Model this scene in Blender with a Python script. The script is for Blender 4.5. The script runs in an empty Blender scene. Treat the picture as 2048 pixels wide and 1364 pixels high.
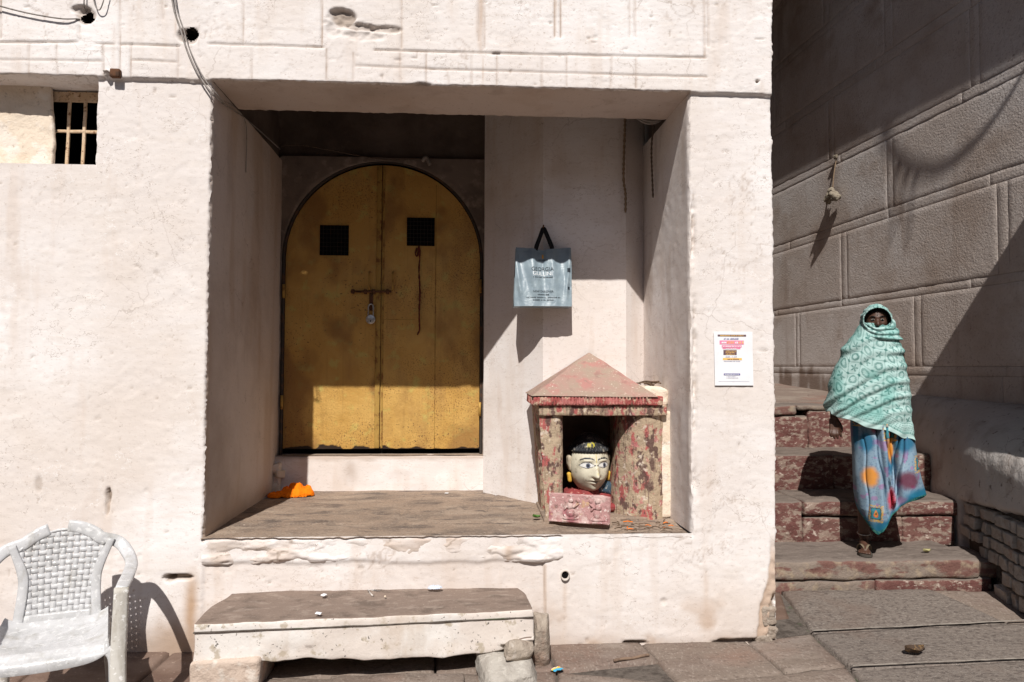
import bpy, bmesh, math, random
import numpy as np
from mathutils import Matrix, Vector
random.seed(7); rng = np.random.default_rng(7)
scene = bpy.context.scene
col = scene.collection
# ------------------------------------------------------------------ camera
F_PX = 1365.0; CAM = np.array([0, -3.62, 1.455])
_t, _p, _r = math.radians(3.1), math.radians(2.22), math.radians(0.2)
_R = np.array([math.cos(_t), -math.sin(_t), 0]); _F = np.array([math.sin(_t)*math.cos(_p), math.cos(_t)*math.cos(_p), math.sin(_p)])
_U = np.cross(_R, _F)
CR = _R*math.cos(_r)+_U*math.sin(_r); CU = _U*math.cos(_r)-_R*math.sin(_r)
cd = bpy.data.cameras.new('camera'); cam = bpy.data.objects.new('camera', cd); col.objects.link(cam)
cd.sensor_width = 36; cd.lens = F_PX/2048*36; cd.clip_start = 0.05; cd.clip_end = 500
m = Matrix.Identity(4)
for i in range(3):
    m[i][0] = CR[i]; m[i][1] = CU[i]; m[i][2] = -_F[i]; m[i][3] = CAM[i]
cam.matrix_world = m; scene.camera = cam
def at(px, py, y):
    """photo pixel -> point on the plane y = const (used to survey the facade)"""
    d = _F+CR*(px-1024)/F_PX-CU*(py-682)/F_PX
    return CAM+d*(y-CAM[1])/d[1]
# ------------------------------------------------------------------ light
SUN = np.array([0.16, 1.0, -1.165])
w = bpy.data.worlds.new('World'); scene.world = w; w.use_nodes = True
nt = w.node_tree; sk = nt.nodes.new('ShaderNodeTexSky'); sk.sky_type = 'NISHITA'; sk.sun_disc = False
sk.sun_elevation = math.atan2(1.165, math.hypot(.16, 1)); sk.sun_rotation = math.radians(189.1)
sk.dust_density = 0.8; sk.air_density = 1.0
nt.links.new(sk.outputs[0], nt.nodes['Background'].inputs[0]); nt.nodes['Background'].inputs[1].default_value = 0.05
sd = bpy.data.lights.new('sun', 'SUN'); sd.energy = 5.0; sd.angle = math.radians(0.53); sd.color = (1, .955, .90)
so = bpy.data.objects.new('sun', sd); col.objects.link(so); so.location = (-1, -8, 10)
so.rotation_euler = Vector(SUN).to_track_quat('-Z', 'Y').to_euler()
vs = scene.view_settings; vs.view_transform = 'Standard'; vs.look = 'None'; vs.exposure = 0.16; vs.gamma = 1.0; vs.use_curve_mapping = False
scene.render.resolution_x = 1024; scene.render.resolution_y = 682
# ------------------------------------------------------------------ noise
def _h(ix, iy, iz, s):
    n = (ix.astype(np.int64)*374761393+iy.astype(np.int64)*668265263+iz.astype(np.int64)*2147483647+s*974634777) & 0xffffffff
    n = ((n ^ (n >> 13))*1274126177) & 0xffffffff
    n = ((n ^ (n >> 16))*2246822519) & 0xffffffff
    return ((n ^ (n >> 15)) & 0xffff)/65535.0
def vn(x, y, z, s=0):
    x, y, z = np.broadcast_arrays(np.asarray(x, float), np.asarray(y, float), np.asarray(z, float))
    ix, iy, iz = np.floor(x), np.floor(y), np.floor(z)
    fx, fy, fz = x-ix, y-iy, z-iz
    fx = fx*fx*(3-2*fx); fy = fy*fy*(3-2*fy); fz = fz*fz*(3-2*fz)
    r = 0
    for a in (0, 1):
        for b in (0, 1):
            for c in (0, 1):
                r = r+_h(ix+a, iy+b, iz+c, s)*(fx if a else 1-fx)*(fy if b else 1-fy)*(fz if c else 1-fz)
    return r*2-1
def fbm(x, y, z, s=0, o=4, g=.5):
    r = 0; a = 1.0; t = 0
    for k in range(o):
        r = r+a*vn(np.asarray(x)*2**k+k*3.7, np.asarray(y)*2**k, np.asarray(z)*2**k, s+k); t += a; a *= g
    return r/t
def ss(a, b, x):
    t = np.clip((np.asarray(x, float)-a)/(b-a), 0, 1); return t*t*(3-2*t)
# ------------------------------------------------------------------ materials
def hexlin(r, g, b):
    f = lambda c: (c/255/12.92) if c <= 10 else ((c/255+.055)/1.055)**2.4
    return (f(r), f(g), f(b), 1)
MATS = {}
def M(name, base, layers=(), rough=.85, bump=(), spec=.2, metal=0.0, vcol=False, local=False, rough2=None, objvar=0):
    """layers: (kind, colour, scale, detail, lo, hi, strength[, seed]); kind noise|crack|attr|top"""
    mt = bpy.data.materials.new(name); mt.use_nodes = True; MATS[name] = mt
    n = mt.node_tree.nodes; L = mt.node_tree.links; b = n['Principled BSDF']
    if local:
        tc = n.new('ShaderNodeTexCoord').outputs['Object']
    else:
        tc = n.new('ShaderNodeNewGeometry').outputs['Position']
    def coord(scale, seed):
        mp = n.new('ShaderNodeMapping'); mp.inputs['Location'].default_value = (seed*1.37, seed*2.11, seed*.73)
        s = scale if isinstance(scale, (tuple, list)) else (scale,)*3
        mp.inputs['Scale'].default_value = s; L.new(tc, mp.inputs['Vector']); return mp.outputs[0]
    def noise(scale, detail, seed):
        t = n.new('ShaderNodeTexNoise'); t.inputs['Scale'].default_value = 1; t.inputs['Detail'].default_value = detail
        t.inputs['Roughness'].default_value = .6; L.new(coord(scale, seed), t.inputs['Vector']); return t.outputs['Fac']
    def rng_(v, lo, hi, st=1.0):
        r = n.new('ShaderNodeMapRange'); r.inputs['From Min'].default_value = lo; r.inputs['From Max'].default_value = hi
        r.inputs['To Max'].default_value = st; L.new(v, r.inputs['Value']); return r.outputs[0]
    if vcol:
        c = n.new('ShaderNodeAttribute'); c.attribute_name = 'Col'; cur = c.outputs['Color']
    else:
        c = n.new('ShaderNodeRGB'); c.outputs[0].default_value = base; cur = c.outputs[0]
    for k, ly in enumerate(layers):
        kind, colr, scale, detail, lo, hi, st = ly[:7]; seed = ly[7] if len(ly) > 7 else k+1
        if kind == 'noise':
            fac = rng_(noise(scale, detail, seed), .5+(lo-.5)*.74, .5+(hi-.5)*.80, st)
        elif kind == 'speck':
            f1 = rng_(noise(scale, detail, seed), .5+(lo-.5)*.74, .5+(hi-.5)*.80, st); f2 = rng_(noise(1.7, 3, seed+40), .48, .62)
            mu = n.new('ShaderNodeMath'); mu.operation = 'MULTIPLY'; L.new(f1, mu.inputs[0]); L.new(f2, mu.inputs[1]); fac = mu.outputs[0]
        elif kind == 'contour':
            ab = n.new('ShaderNodeMath'); ab.operation = 'SUBTRACT'; L.new(noise(scale, detail, seed), ab.inputs[0]); ab.inputs[1].default_value = lo
            a2 = n.new('ShaderNodeMath'); a2.operation = 'ABSOLUTE'; L.new(ab.outputs[0], a2.inputs[0]); f1 = rng_(a2.outputs[0], hi, hi*.3, st); f2 = rng_(noise(2.3, 3, seed+50), .49, .60)
            mu = n.new('ShaderNodeMath'); mu.operation = 'MULTIPLY'; L.new(f1, mu.inputs[0]); L.new(f2, mu.inputs[1]); fac = mu.outputs[0]
        elif kind == 'attr':
            a = n.new('ShaderNodeAttribute'); a.attribute_name = scale; fac = rng_(a.outputs['Fac'], lo, hi, st)
        elif kind == 'top':
            g = n.new('ShaderNodeNewGeometry'); sx = n.new('ShaderNodeSeparateXYZ'); L.new(g.outputs['Normal'], sx.inputs[0])
            ad = n.new('ShaderNodeMath'); ad.operation = 'MULTIPLY_ADD'; L.new(noise(scale, detail, seed), ad.inputs[0]); ad.inputs[1].default_value = .6
            L.new(sx.outputs[2], ad.inputs[2]); fac = rng_(ad.outputs[0], lo, hi, st)
        elif kind == 'crack':
            wn = n.new('ShaderNodeTexNoise'); wn.inputs['Scale'].default_value = 1; wn.inputs['Detail'].default_value = 5
            L.new(coord(detail, seed), wn.inputs['Vector'])
            va = n.new('ShaderNodeVectorMath'); va.operation = 'MULTIPLY_ADD'; L.new(wn.outputs['Color'], va.inputs[0])
            va.inputs[1].default_value = (.5,)*3; L.new(coord(scale, seed), va.inputs[2])
            vo = n.new('ShaderNodeTexVoronoi'); vo.feature = 'DISTANCE_TO_EDGE'; vo.inputs['Scale'].default_value = 1; L.new(va.outputs[0], vo.inputs['Vector'])
            e = rng_(vo.outputs['Distance'], hi, 0.0, st)
            mk = rng_(noise(scale, 2, seed+9), .5, .62)
            mu = n.new('ShaderNodeMath'); mu.operation = 'MULTIPLY'; L.new(e, mu.inputs[0]); L.new(mk, mu.inputs[1]); fac = mu.outputs[0]
        mx = n.new('ShaderNodeMix'); mx.data_type = 'RGBA'; L.new(fac, mx.inputs['Factor']); L.new(cur, mx.inputs['A'])
        mx.inputs['B'].default_value = colr; cur = mx.outputs['Result']
    if objvar:
        oi = n.new('ShaderNodeObjectInfo'); hs = n.new('ShaderNodeHueSaturation'); L.new(rng_(oi.outputs['Random'], 0, 1, 1), hs.inputs['Fac']) if 0 else None
        mr = n.new('ShaderNodeMapRange'); mr.inputs['To Min'].default_value = 1-objvar; mr.inputs['To Max'].default_value = 1+objvar; L.new(oi.outputs['Random'], mr.inputs['Value']); L.new(mr.outputs[0], hs.inputs['Value']); L.new(cur, hs.inputs['Color']); cur = hs.outputs[0]
    L.new(cur, b.inputs['Base Color'])
    prev = None
    for k, (scale, detail, st, dist) in enumerate(bump):
        bp = n.new('ShaderNodeBump'); bp.inputs['Strength'].default_value = st; bp.inputs['Distance'].default_value = dist
        L.new(noise(scale, detail, 20+k), bp.inputs['Height'])
        if prev: L.new(prev, bp.inputs['Normal'])
        prev = bp.outputs[0]
    if prev: L.new(prev, b.inputs['Normal'])
    b.inputs['Roughness'].default_value = rough; b.inputs['Specular IOR Level'].default_value = spec; b.inputs['Metallic'].default_value = metal
    if rough2: L.new(rng_(noise(rough2[0], 4, 31), rough2[1], rough2[2], rough2[3]), b.inputs['Roughness'])
    return mt
# plaster of the facade
M('plaster', (.70, .645, .615, 1), [
    ('noise', (.79, .76, .75, 1), 1.1, 3, .42, .66, .9), ('noise', (.66, .585, .53, 1), .9, 4, .5, .72, .7),
    ('noise', (.60, .50, .43, 1), (7, 7, 1.1), 3, .58, .76, .45), ('speck', (.42, .34, .28, 1), 55, 3, .68, .78, .6),
    ('noise', (.64, .575, .525, 1), (5, 5, 22), 5, .55, .72, .4), ('crack', (.34, .28, .24, 1), 2.4, 6, 0, .008, .5), ('contour', (.33, .27, .23, 1), (7, 7, 11), 4, .57, .0045, .8), ('contour', (.80, .78, .77, 1), (8, 8, 12), 4, .50, .006, .8, 15), ('noise', (.50, .43, .38, 1), (40, 40, 90), 4, .60, .74, .5),
    ('attr', (.41, .255, .145, 1), 'rust', 0, 0, 1, .85), ('attr', (.36, .27, .21, 1), 'dirt', 0, 0, 1, .9), ('attr', (.30, .235, .185, 1), 'chip', 0, 0, 1, .95)],
  rough=.9, bump=[((9, 9, 30), 5, .12, .006), (110, 4, .30, .0025)], spec=.15)
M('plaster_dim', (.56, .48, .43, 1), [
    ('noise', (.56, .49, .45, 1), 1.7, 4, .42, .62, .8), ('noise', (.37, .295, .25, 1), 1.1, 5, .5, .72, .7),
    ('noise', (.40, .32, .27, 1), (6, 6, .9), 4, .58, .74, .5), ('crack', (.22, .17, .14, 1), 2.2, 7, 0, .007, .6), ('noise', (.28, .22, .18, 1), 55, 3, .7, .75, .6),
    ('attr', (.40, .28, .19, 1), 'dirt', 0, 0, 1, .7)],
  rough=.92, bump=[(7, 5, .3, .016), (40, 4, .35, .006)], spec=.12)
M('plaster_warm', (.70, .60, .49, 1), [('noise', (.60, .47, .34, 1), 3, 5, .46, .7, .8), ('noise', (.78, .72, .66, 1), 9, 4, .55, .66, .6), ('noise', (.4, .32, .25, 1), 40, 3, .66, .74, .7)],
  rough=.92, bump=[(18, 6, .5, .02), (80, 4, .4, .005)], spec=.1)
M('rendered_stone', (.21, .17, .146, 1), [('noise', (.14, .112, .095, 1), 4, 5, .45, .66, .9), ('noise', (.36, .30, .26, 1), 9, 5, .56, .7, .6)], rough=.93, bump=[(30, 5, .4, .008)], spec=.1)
M('dark_stone', (.15, .12, .102, 1), [('noise', (.09, .07, .06, 1), 3, 5, .4, .7, .9), ('noise', (.18, .14, .12, 1), 8, 5, .6, .75, .5)], rough=.95, bump=[(12, 5, .5, .02)], spec=.08)  # dark brown stone, one base tone with random mottling
M('alley_plaster', (.50, .435, .395, 1), [
    ('noise', (.59, .545, .52, 1), .9, 5, .42, .62, .95), ('noise', (.38, .30, .25, 1), 1.4, 5, .50, .68, .8), ('noise', (.36, .30, .265, 1), 50, 5, .56, .72, .6), ('noise', (.33, .26, .22, 1), (5, 5, .7), 4, .6, .76, .55),
    ('speck', (.22, .17, .145, 1), 45, 4, .60, .72, .6), ('attr', (.16, .095, .06, 1), 'dirt', 0, 0, 1, .85)],
  rough=.93, bump=[(16, 5, .25, .012), (62, 6, .6, .010)], spec=.1, objvar=.06)
M('buttress_plaster', (.47, .435, .41, 1), [('noise', (.55, .52, .50, 1), 1.8, 5, .45, .66, .8), ('noise', (.30, .25, .22, 1), 3.2, 6, .52, .72, .7), ('noise', (.14, .11, .09, 1), 22, 5, .66, .74, .8), ('crack', (.18, .14, .12, 1), 2.5, 6, 0, .01, .7)],
  rough=.92, bump=[(9, 6, .5, .03), (50, 4, .4, .008)], spec=.1)
M('ledge_stone', (.275, .205, .155, 1), [('noise', (.175, .135, .108, 1), (4, 5, 4), 7, .44, .66, .9), ('noise', (.33, .258, .20, 1), (4, 9, 4), 5, .50, .68, .9), ('noise', (.095, .075, .066, 1), (5, 11, 5), 6, .56, .68, .8), ('noise', (.10, .075, .06, 1), (70, 100, 70), 5, .56, .70, .7), ('noise', (.44, .365, .30, 1), (80, 120, 80), 4, .58, .72, .6),
    ('speck', (.38, .32, .28, 1), 60, 3, .62, .74, .6), ('crack', (.14, .11, .09, 1), 1.7, 5, 0, .012, .8)], rough=.8, bump=[(9, 6, .5, .02), (50, 4, .4, .006)], spec=.25)
M('bench_stone_unused', (.275, .205, .17, 1), [('noise', (.19, .14, .118, 1), (3, 8, 5), 6, .44, .66, .9), ('noise', (.37, .295, .25, 1), 12, 6, .55, .72, .7), ('noise', (.46, .4, .35, 1), 70, 3, .67, .74, .5)], rough=.75, bump=[(10, 6, .5, .015), (60, 4, .4, .005)], spec=.25)
M('bench_paint', (.64, .575, .525, 1), [('noise', (.72, .69, .66, 1), 3, 4, .45, .6, .8), ('noise', (.42, .36, .28, 1), 16, 6, .6, .68, .85), ('noise', (.09, .08, .07, 1), 55, 3, .70, .735, .9), ('noise', (.50, .41, .33, 1), (6, 6, 1.5), 4, .55, .72, .6), ('top', (.215, .162, .132, 1), (4, 7, 4), 6, .86, 1.08, 1.0), ('top', (.13, .099, .081, 1), (7, 11, 7), 6, 1.30, 1.38, .8, 14), ('top', (.30, .24, .20, 1), (12, 20, 12), 6, 1.31, 1.40, .8, 24), ('top', (.38, .33, .28, 1), 110, 4, 1.36, 1.44, .7, 34), ('top', (.08, .06, .05, 1), (60, 120, 60), 4, 1.36, 1.44, .7, 44)],
  rough=.9, bump=[(60, 5, .4, .005)], spec=.15)
M('paving', (.185, .145, .118, 1), [('noise', (.25, .205, .175, 1), (3, 7, 3), 6, .46, .68, .9), ('noise', (.15, .105, .085, 1), 2.2, 6, .5, .72, .8), ('noise', (.20, .12, .09, 1), 1.3, 4, .55, .7, .6), ('noise', (.30, .25, .215, 1), (90, 40, 90), 4, .56, .7, .6), ('noise', (.085, .062, .05, 1), (40, 90, 40), 5, .57, .7, .7), ('crack', (.09, .065, .055, 1), 1.3, 4, 0, .01, .8)],
  rough=.78, bump=[((14, 30, 14), 6, .5, .012), (70, 4, .45, .005)], spec=.3)
M('paving_red', (.125, .08, .06, 1), [('noise', (.19, .135, .108, 1), (3, 7, 3), 6, .46, .68, .9), ('noise', (.085, .05, .04, 1), 2.6, 6, .5, .7, .8), ('noise', (.35, .27, .22, 1), 55, 4, .66, .74, .5)],
  rough=.7, bump=[(14, 6, .5, .012), (70, 4, .45, .005)], spec=.3)
M('paving_grey', (.165, .137, .118, 1), [('noise', (.20, .172, .150, 1), (26, 60, 26), 5, .5, .7, .7), ('noise', (.085, .068, .06, 1), (34, 52, 34), 6, .5, .64, .8), ('noise', (.27, .235, .205, 1), (70, 100, 70), 4, .57, .68, .7), ('noise', (.15, .105, .083, 1), 1.1, 5, .5, .7, .8), ('speck', (.34, .30, .27, 1), 60, 4, .68, .75, .4)],
  rough=.8, bump=[((34, 56, 34), 6, .7, .012)], spec=.28)
M('joint_line', (.25, .22, .19, 1), [('noise', (.17, .145, .125, 1), 20, 5, .45, .62, .9)], rough=.9)
M('step_red', (.125, .052, .045, 1), [('noise', (.17, .088, .073, 1), 5, 5, .45, .65, .8), ('noise', (.27, .205, .165, 1), (16, 16, 30), 8, .50, .60, .9), ('noise', (.50, .42, .36, 1), (22, 22, 40), 6, .62, .70, .8), ('noise', (.12, .06, .05, 1), 9, 6, .6, .72, .8),
    ('top', (.155, .125, .106, 1), 7, 5, .75, .98, 1.0), ('top', (.225, .18, .15, 1), (9, 18, 9), 5, 1.30, 1.40, .7, 24), ('top', (.09, .07, .058, 1), (6, 12, 6), 5, 1.30, 1.40, .7, 27)], rough=.85, bump=[(11, 7, .7, .03), (70, 5, .5, .008)], spec=.2)
M('stone_step', (.215, .172, .142, 1), [('noise', (.15, .07, .058, 1), (5, 5, 14), 6, .47, .56, .9), ('noise', (.30, .235, .17, 1), 12, 6, .52, .66, .8), ('noise', (.14, .09, .075, 1), 12, 6, .6, .72, .7),
    ('top', (.16, .13, .112, 1), (9, 26, 9), 5, .78, .98, 1.0), ('top', (.235, .195, .168, 1), (14, 40, 14), 5, 1.30, 1.40, .7, 24), ('top', (.095, .075, .064, 1), (8, 16, 8), 5, 1.30, 1.40, .7, 27)], rough=.85, bump=[(13, 7, .7, .025), (80, 5, .5, .006)], spec=.2)
M('alley_ground', (.19, .145, .12, 1), [('noise', (.25, .205, .17, 1), 3, 6, .46, .66, .8), ('noise', (.20, .11, .085, 1), 2.2, 5, .52, .7, .7), ('crack', (.09, .06, .05, 1), 2, 5, 0, .015, .8)], rough=.85, bump=[(14, 6, .6, .03)], spec=.2)
M('brick_pale', (.36, .325, .29, 1), [('noise', (.45, .42, .39, 1), 18, 5, .5, .65, .8), ('noise', (.22, .17, .14, 1), 12, 6, .56, .72, .8), ('noise', (.33, .20, .15, 1), 5, 3, .58, .7, .5)], rough=.95, bump=[(40, 6, .8, .02)], spec=.1)
M('mortar_dark', (.13, .11, .095, 1), [('noise', (.07, .058, .05, 1), 14, 5, .45, .65, .9), ('noise', (.06, .085, .04, 1), 7, 4, .62, .7, .6)], rough=1, bump=[(40, 5, .8, .02)], spec=.05)
M('rock', (.37, .315, .26, 1), [('noise', (.26, .205, .165, 1), 6, 6, .46, .66, .8), ('noise', (.5, .45, .4, 1), 25, 5, .6, .72, .6), ('noise', (.36, .21, .15, 1), 4, 4, .58, .7, .7)], rough=.9, bump=[(22, 7, .8, .025), (110, 4, .5, .005)], spec=.15)
M('rock_grey', (.40, .37, .33, 1), [('noise', (.28, .25, .22, 1), 9, 6, .46, .66, .8), ('noise', (.52, .49, .44, 1), 30, 5, .58, .7, .6)], rough=.92, bump=[(28, 7, .9, .02)], spec=.15)
M('brick_red', (.52, .42, .35, 1), [('noise', (.40, .20, .14, 1), 5, 5, .52, .64, .8), ('noise', (.62, .56, .5, 1), 16, 5, .55, .68, .8), ('noise', (.25, .18, .14, 1), 28, 5, .64, .73, .7)], rough=.93, bump=[(30, 6, .8, .015)], spec=.1)
# metals, paint
M('door_gold', (.56, .325, .085, 1), [('noise', (.62, .385, .115, 1), 3.2, 4, .45, .65, .8), ('noise', (.56, .45, .13, 1), (9, 9, 9), 6, .58, .68, .75), ('noise', (.38, .21, .07, 1), (5, 5, 2.0), 6, .52, .74, .6), ('attr', (.24, .115, .04, 1), 'rust', 0, .15, .9, .6), ('speck', (.19, .08, .032, 1), 95, 5, .56, .66, .85), ('speck', (.07, .04, .028, 1), 60, 5, .64, .70, .9), ('noise', (.30, .17, .05, 1), (40, 40, 1.2), 4, .58, .76, .3), ('attr', (.035, .022, .016, 1), 'burn', 0, .3, .8, 1)],
  rough=.5, bump=[(4, 4, .35, .03), (75, 4, .35, .004), (16, 5, .25, .01)], spec=.35, metal=.25)
M('door_trim', (.42, .26, .07, 1), [('noise', (.2, .09, .03, 1), 18, 5, .5, .66, .9)], rough=.55, bump=[(60, 4, .4, .004)], metal=.2)
M('iron_dark', (.035, .028, .024, 1), [('noise', (.10, .045, .022, 1), 20, 5, .52, .68, .8)], rough=.7, bump=[(60, 4, .4, .004)], spec=.4)
M('iron_rust', (.12, .055, .028, 1), [('noise', (.05, .03, .02, 1), 30, 5, .5, .65, .8)], rough=.8, bump=[(80, 4, .5, .004)])
M('steel', (.55, .55, .54, 1), [('noise', (.3, .29, .27, 1), 60, 4, .52, .68, .7)], rough=.35, metal=.9)
M('black_void', (.006, .006, .006, 1), rough=.95, spec=.05)  # flat black painted in for the dark inside openings and vents
M('window_bar', (.55, .40, .26, 1), [('noise', (.20, .10, .055, 1), 70, 4, .58, .64, .95), ('noise', (.66, .52, .38, 1), 20, 4, .5, .65, .6)], rough=.85, bump=[(90, 4, .5, .003)])
M('wire_grey', (.30, .27, .25, 1), [('noise', (.16, .14, .12, 1), 25, 3, .5, .65, .8)], rough=.6)
M('rope_dark', (.10, .075, .06, 1), [('noise', (.17, .13, .10, 1), 80, 3, .5, .65, .8)], rough=.95)
M('rope_tan', (.25, .18, .12, 1), [('noise', (.13, .09, .06, 1), 90, 3, .5, .65, .8)], rough=.95)
M('cord_red', (.13, .028, .02, 1), [('noise', (.05, .02, .015, 1), 60, 3, .5, .65, .8)], rough=.9)
M('shrine_body', (.43, .335, .235, 1), [('noise', (.36, .27, .19, 1), 7, 5, .45, .66, .7), ('noise', (.38, .085, .085, 1), (15, 15, 8), 8, .545, .60, .9), ('noise', (.45, .17, .17, 1), 22, 7, .60, .66, .8, 5), ('noise', (.10, .055, .05, 1), (20, 20, 12), 8, .56, .61, .9, 9), ('noise', (.17, .11, .09, 1), (60, 60, 5), 4, .56, .68, .7), ('noise', (.62, .53, .44, 1), 30, 5, .62, .68, .8)],
  rough=.88, bump=[(22, 7, .7, .02), (90, 4, .5, .005)], spec=.15)
M('shrine_red', (.34, .085, .078, 1), [('noise', (.52, .40, .29, 1), 22, 6, .52, .6, .85), ('noise', (.14, .06, .05, 1), 26, 6, .58, .66, .85), ('noise', (.56, .23, .21, 1), 9, 5, .5, .62, .6)], rough=.85, bump=[(40, 6, .7, .012)], spec=.15)
M('shrine_roof', (.36, .235, .195, 1), [('noise', (.33, .255, .20, 1), 7, 5, .40, .60, .9), ('noise', (.42, .18, .165, 1), 8, 6, .55, .66, .65), ('noise', (.60, .50, .42, 1), 70, 4, .66, .72, .8), ('noise', (.24, .17, .14, 1), 16, 6, .6, .72, .6)], rough=.9, bump=[(16, 6, .6, .02), (90, 4, .5, .005)], spec=.12)
M('relief_stone', (.38, .215, .205, 1), [('noise', (.50, .37, .34, 1), 14, 7, .48, .60, .9), ('noise', (.27, .08, .10, 1), 9, 6, .54, .64, .75), ('noise', (.16, .10, .085, 1), 26, 6, .58, .70, .7), ('noise', (.66, .60, .55, 1), 55, 4, .63, .7, .8), ('noise', (.52, .36, .16, 1), 9, 4, .66, .72, .6)], rough=.9, bump=[(40, 6, .7, .01)], spec=.15)
M('statue_paint', (1, 1, 1, 1), [('noise', (.32, .27, .2, 1), 30, 6, .62, .72, .55), ('noise', (.75, .7, .58, 1), 70, 4, .66, .72, .5)], rough=.55, bump=[(40, 5, .3, .006)], spec=.35, vcol=True)
M('statue_yellow', (.62, .38, .06, 1), [('noise', (.4, .2, .05, 1), 40, 5, .5, .66, .7)], rough=.6)
M('statue_red', (.24, .042, .042, 1), [('noise', (.2, .05, .05, 1), 30, 5, .52, .66, .8), ('noise', (.6, .35, .28, 1), 50, 5, .6, .68, .7)], rough=.75, bump=[(60, 5, .5, .005)])
M('statue_blue', (.04, .07, .10, 1), [('noise', (.35, .35, .33, 1), 50, 5, .6, .66, .8)], rough=.6)
M('chair_plastic', (.50, .50, .51, 1), [('noise', (.40, .40, .40, 1), 8, 5, .45, .66, .8), ('noise', (.64, .64, .64, 1), 40, 5, .58, .66, .7), ('noise', (.32, .305, .28, 1), (14, 14, 5), 6, .58, .74, .7), ('noise', (.30, .27, .23, 1), 110, 3, .7, .75, .6)], rough=.5, bump=[(90, 4, .25, .003), (14, 4, .2, .006)], spec=.4, local=True, rough2=(20, .3, .7, .75))
M('chair_dirty', (.56, .54, .50, 1), [('noise', (.38, .35, .30, 1), (16, 16, 4), 6, .48, .68, .9), ('noise', (.78, .77, .75, 1), 34, 5, .60, .66, .9), ('noise', (.25, .21, .17, 1), 60, 4, .68, .75, .7)], rough=.6, bump=[(70, 4, .35, .004)], spec=.35, local=True)
M('bag_fabric', (.215, .275, .315, 1), [('noise', (.25, .315, .35, 1), 14, 4, .45, .6, .8), ('noise', (.18, .235, .27, 1), 30, 5, .6, .74, .5)], rough=.42, bump=[(12, 5, .35, .02), (70, 4, .2, .003)], spec=.5)
M('bag_strap', (.012, .012, .013, 1), rough=.8)
M('ink_dark', (.03, .04, .05, 1), rough=.6)
M('ink_white', (.75, .78, .8, 1), rough=.6)
M('ink_orange', (.75, .36, .05, 1), rough=.6)
M('paper', (.80, .80, .82, 1), [('noise', (.74, .74, .77, 1), 10, 3, .5, .65, .6)], rough=.7, bump=[(14, 3, .2, .006)])
M('ink_pink', (.80, .25, .40, 1), rough=.7); M('ink_brown', (.14, .085, .10, 1), rough=.7); M('ink_blue', (.16, .16, .34, 1), rough=.7); M('ink_yellow', (.85, .52, .16, 1), rough=.7); M('ink_grey', (.45, .45, .55, 1), rough=.7)
M('cloth_orange', (.86, .20, .006, 1), [('noise', (.70, .13, .004, 1), 14, 4, .5, .68, .6)], rough=.85, bump=[(30, 4, .4, .008), (300, 2, .3, .001)], spec=.1)
M('skin', (.075, .036, .023, 1), [('noise', (.055, .026, .017, 1), 30, 4, .45, .65, .7)], rough=.5, bump=[(120, 3, .2, .002)], spec=.35)
M('hair', (.008, .007, .007, 1), rough=.55)
M('eye_white', (.17, .15, .135, 1), rough=.4); M('eye_dark', (.01, .008, .007, 1), rough=.2)
M('shawl', (1, 1, 1, 1), rough=.9, bump=[(25, 4, .25, .008), (220, 2, .25, .001)], spec=.08, vcol=True, local=True)
M('saree', (1, 1, 1, 1), rough=.8, bump=[(25, 4, .25, .008), (220, 2, .2, .001)], spec=.15, vcol=True, local=True)
M('rubber', (.07, .06, .05, 1), rough=.7); M('sandal_strap', (.16, .125, .085, 1), rough=.6)
M('gold', (.7, .45, .12, 1), rough=.35, metal=.8)
M('leaf_green', (.07, .16, .03, 1), [('noise', (.11, .2, .05, 1), 60, 3, .45, .6, .7)], rough=.6)
M('leaf_dry', (.055, .034, .022, 1), [('noise', (.2, .12, .05, 1), 70, 4, .55, .66, .8)], rough=.7)
M('leaf_yellow', (.36, .33, .16, 1), rough=.7)
M('twig', (.14, .095, .065, 1), [('noise', (.08, .05, .035, 1), 60, 3, .5, .66, .8)], rough=.95)
M('wood_stick', (.20, .135, .095, 1), [('noise', (.12, .08, .06, 1), 50, 4, .5, .66, .8)], rough=.9)
M('rag', (.25, .215, .165, 1), [('noise', (.15, .12, .09, 1), 40, 4, .48, .64, .9)], rough=.95, bump=[(70, 4, .6, .006)])
M('wrapper_paint', (1, 1, 1, 1), rough=.35, spec=.5, vcol=True)
M('plastic_clear', (.55, .60, .70, 1), rough=.2, spec=.5)
M('pvc', (.5, .45, .4, 1), rough=.7)
M('river_sand', (.30, .26, .21, 1), [('noise', (.22, .19, .155, 1), .3, 6, .45, .65, .8), ('noise', (.36, .31, .26, 1), 3, 6, .5, .66, .6)], rough=.95, bump=[(6, 6, .5, .05)])
# ------------------------------------------------------------------ mesh helpers
ORG = {}
def mesh(name, V, F, mat=None, smooth=True, cols=None, attrs=None):
    V = np.asarray(V, float); me = bpy.data.meshes.new(name)
    me.from_pydata(V.tolist(), [], [list(map(int, f)) for f in F] if not isinstance(F, np.ndarray) else F.tolist())
    if smooth: me.polygons.foreach_set('use_smooth', np.ones(len(me.polygons), bool))
    if cols is not None:
        a = me.color_attributes.new('Col', 'FLOAT_COLOR', 'POINT'); c = np.ones((len(V), 4)); c[:, :3] = cols; a.data.foreach_set('color', c.ravel().astype(np.float32))
    for k, v in (attrs or {}).items():
        a = me.attributes.new(k, 'FLOAT', 'POINT'); a.data.foreach_set('value', np.asarray(v, np.float32).ravel())
    if mat: me.materials.append(MATS[mat])
    me.update(); return me
def obj(name, me, parent=None, loc=(0, 0, 0)):
    o = bpy.data.objects.new(name, me); col.objects.link(o); o.location = loc
    if parent is not None: o.parent = parent
    return o
def tag(o, label, cat, group=None):
    o['label'] = label; o['category'] = cat
    if group: o['group'] = group
    return o
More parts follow.
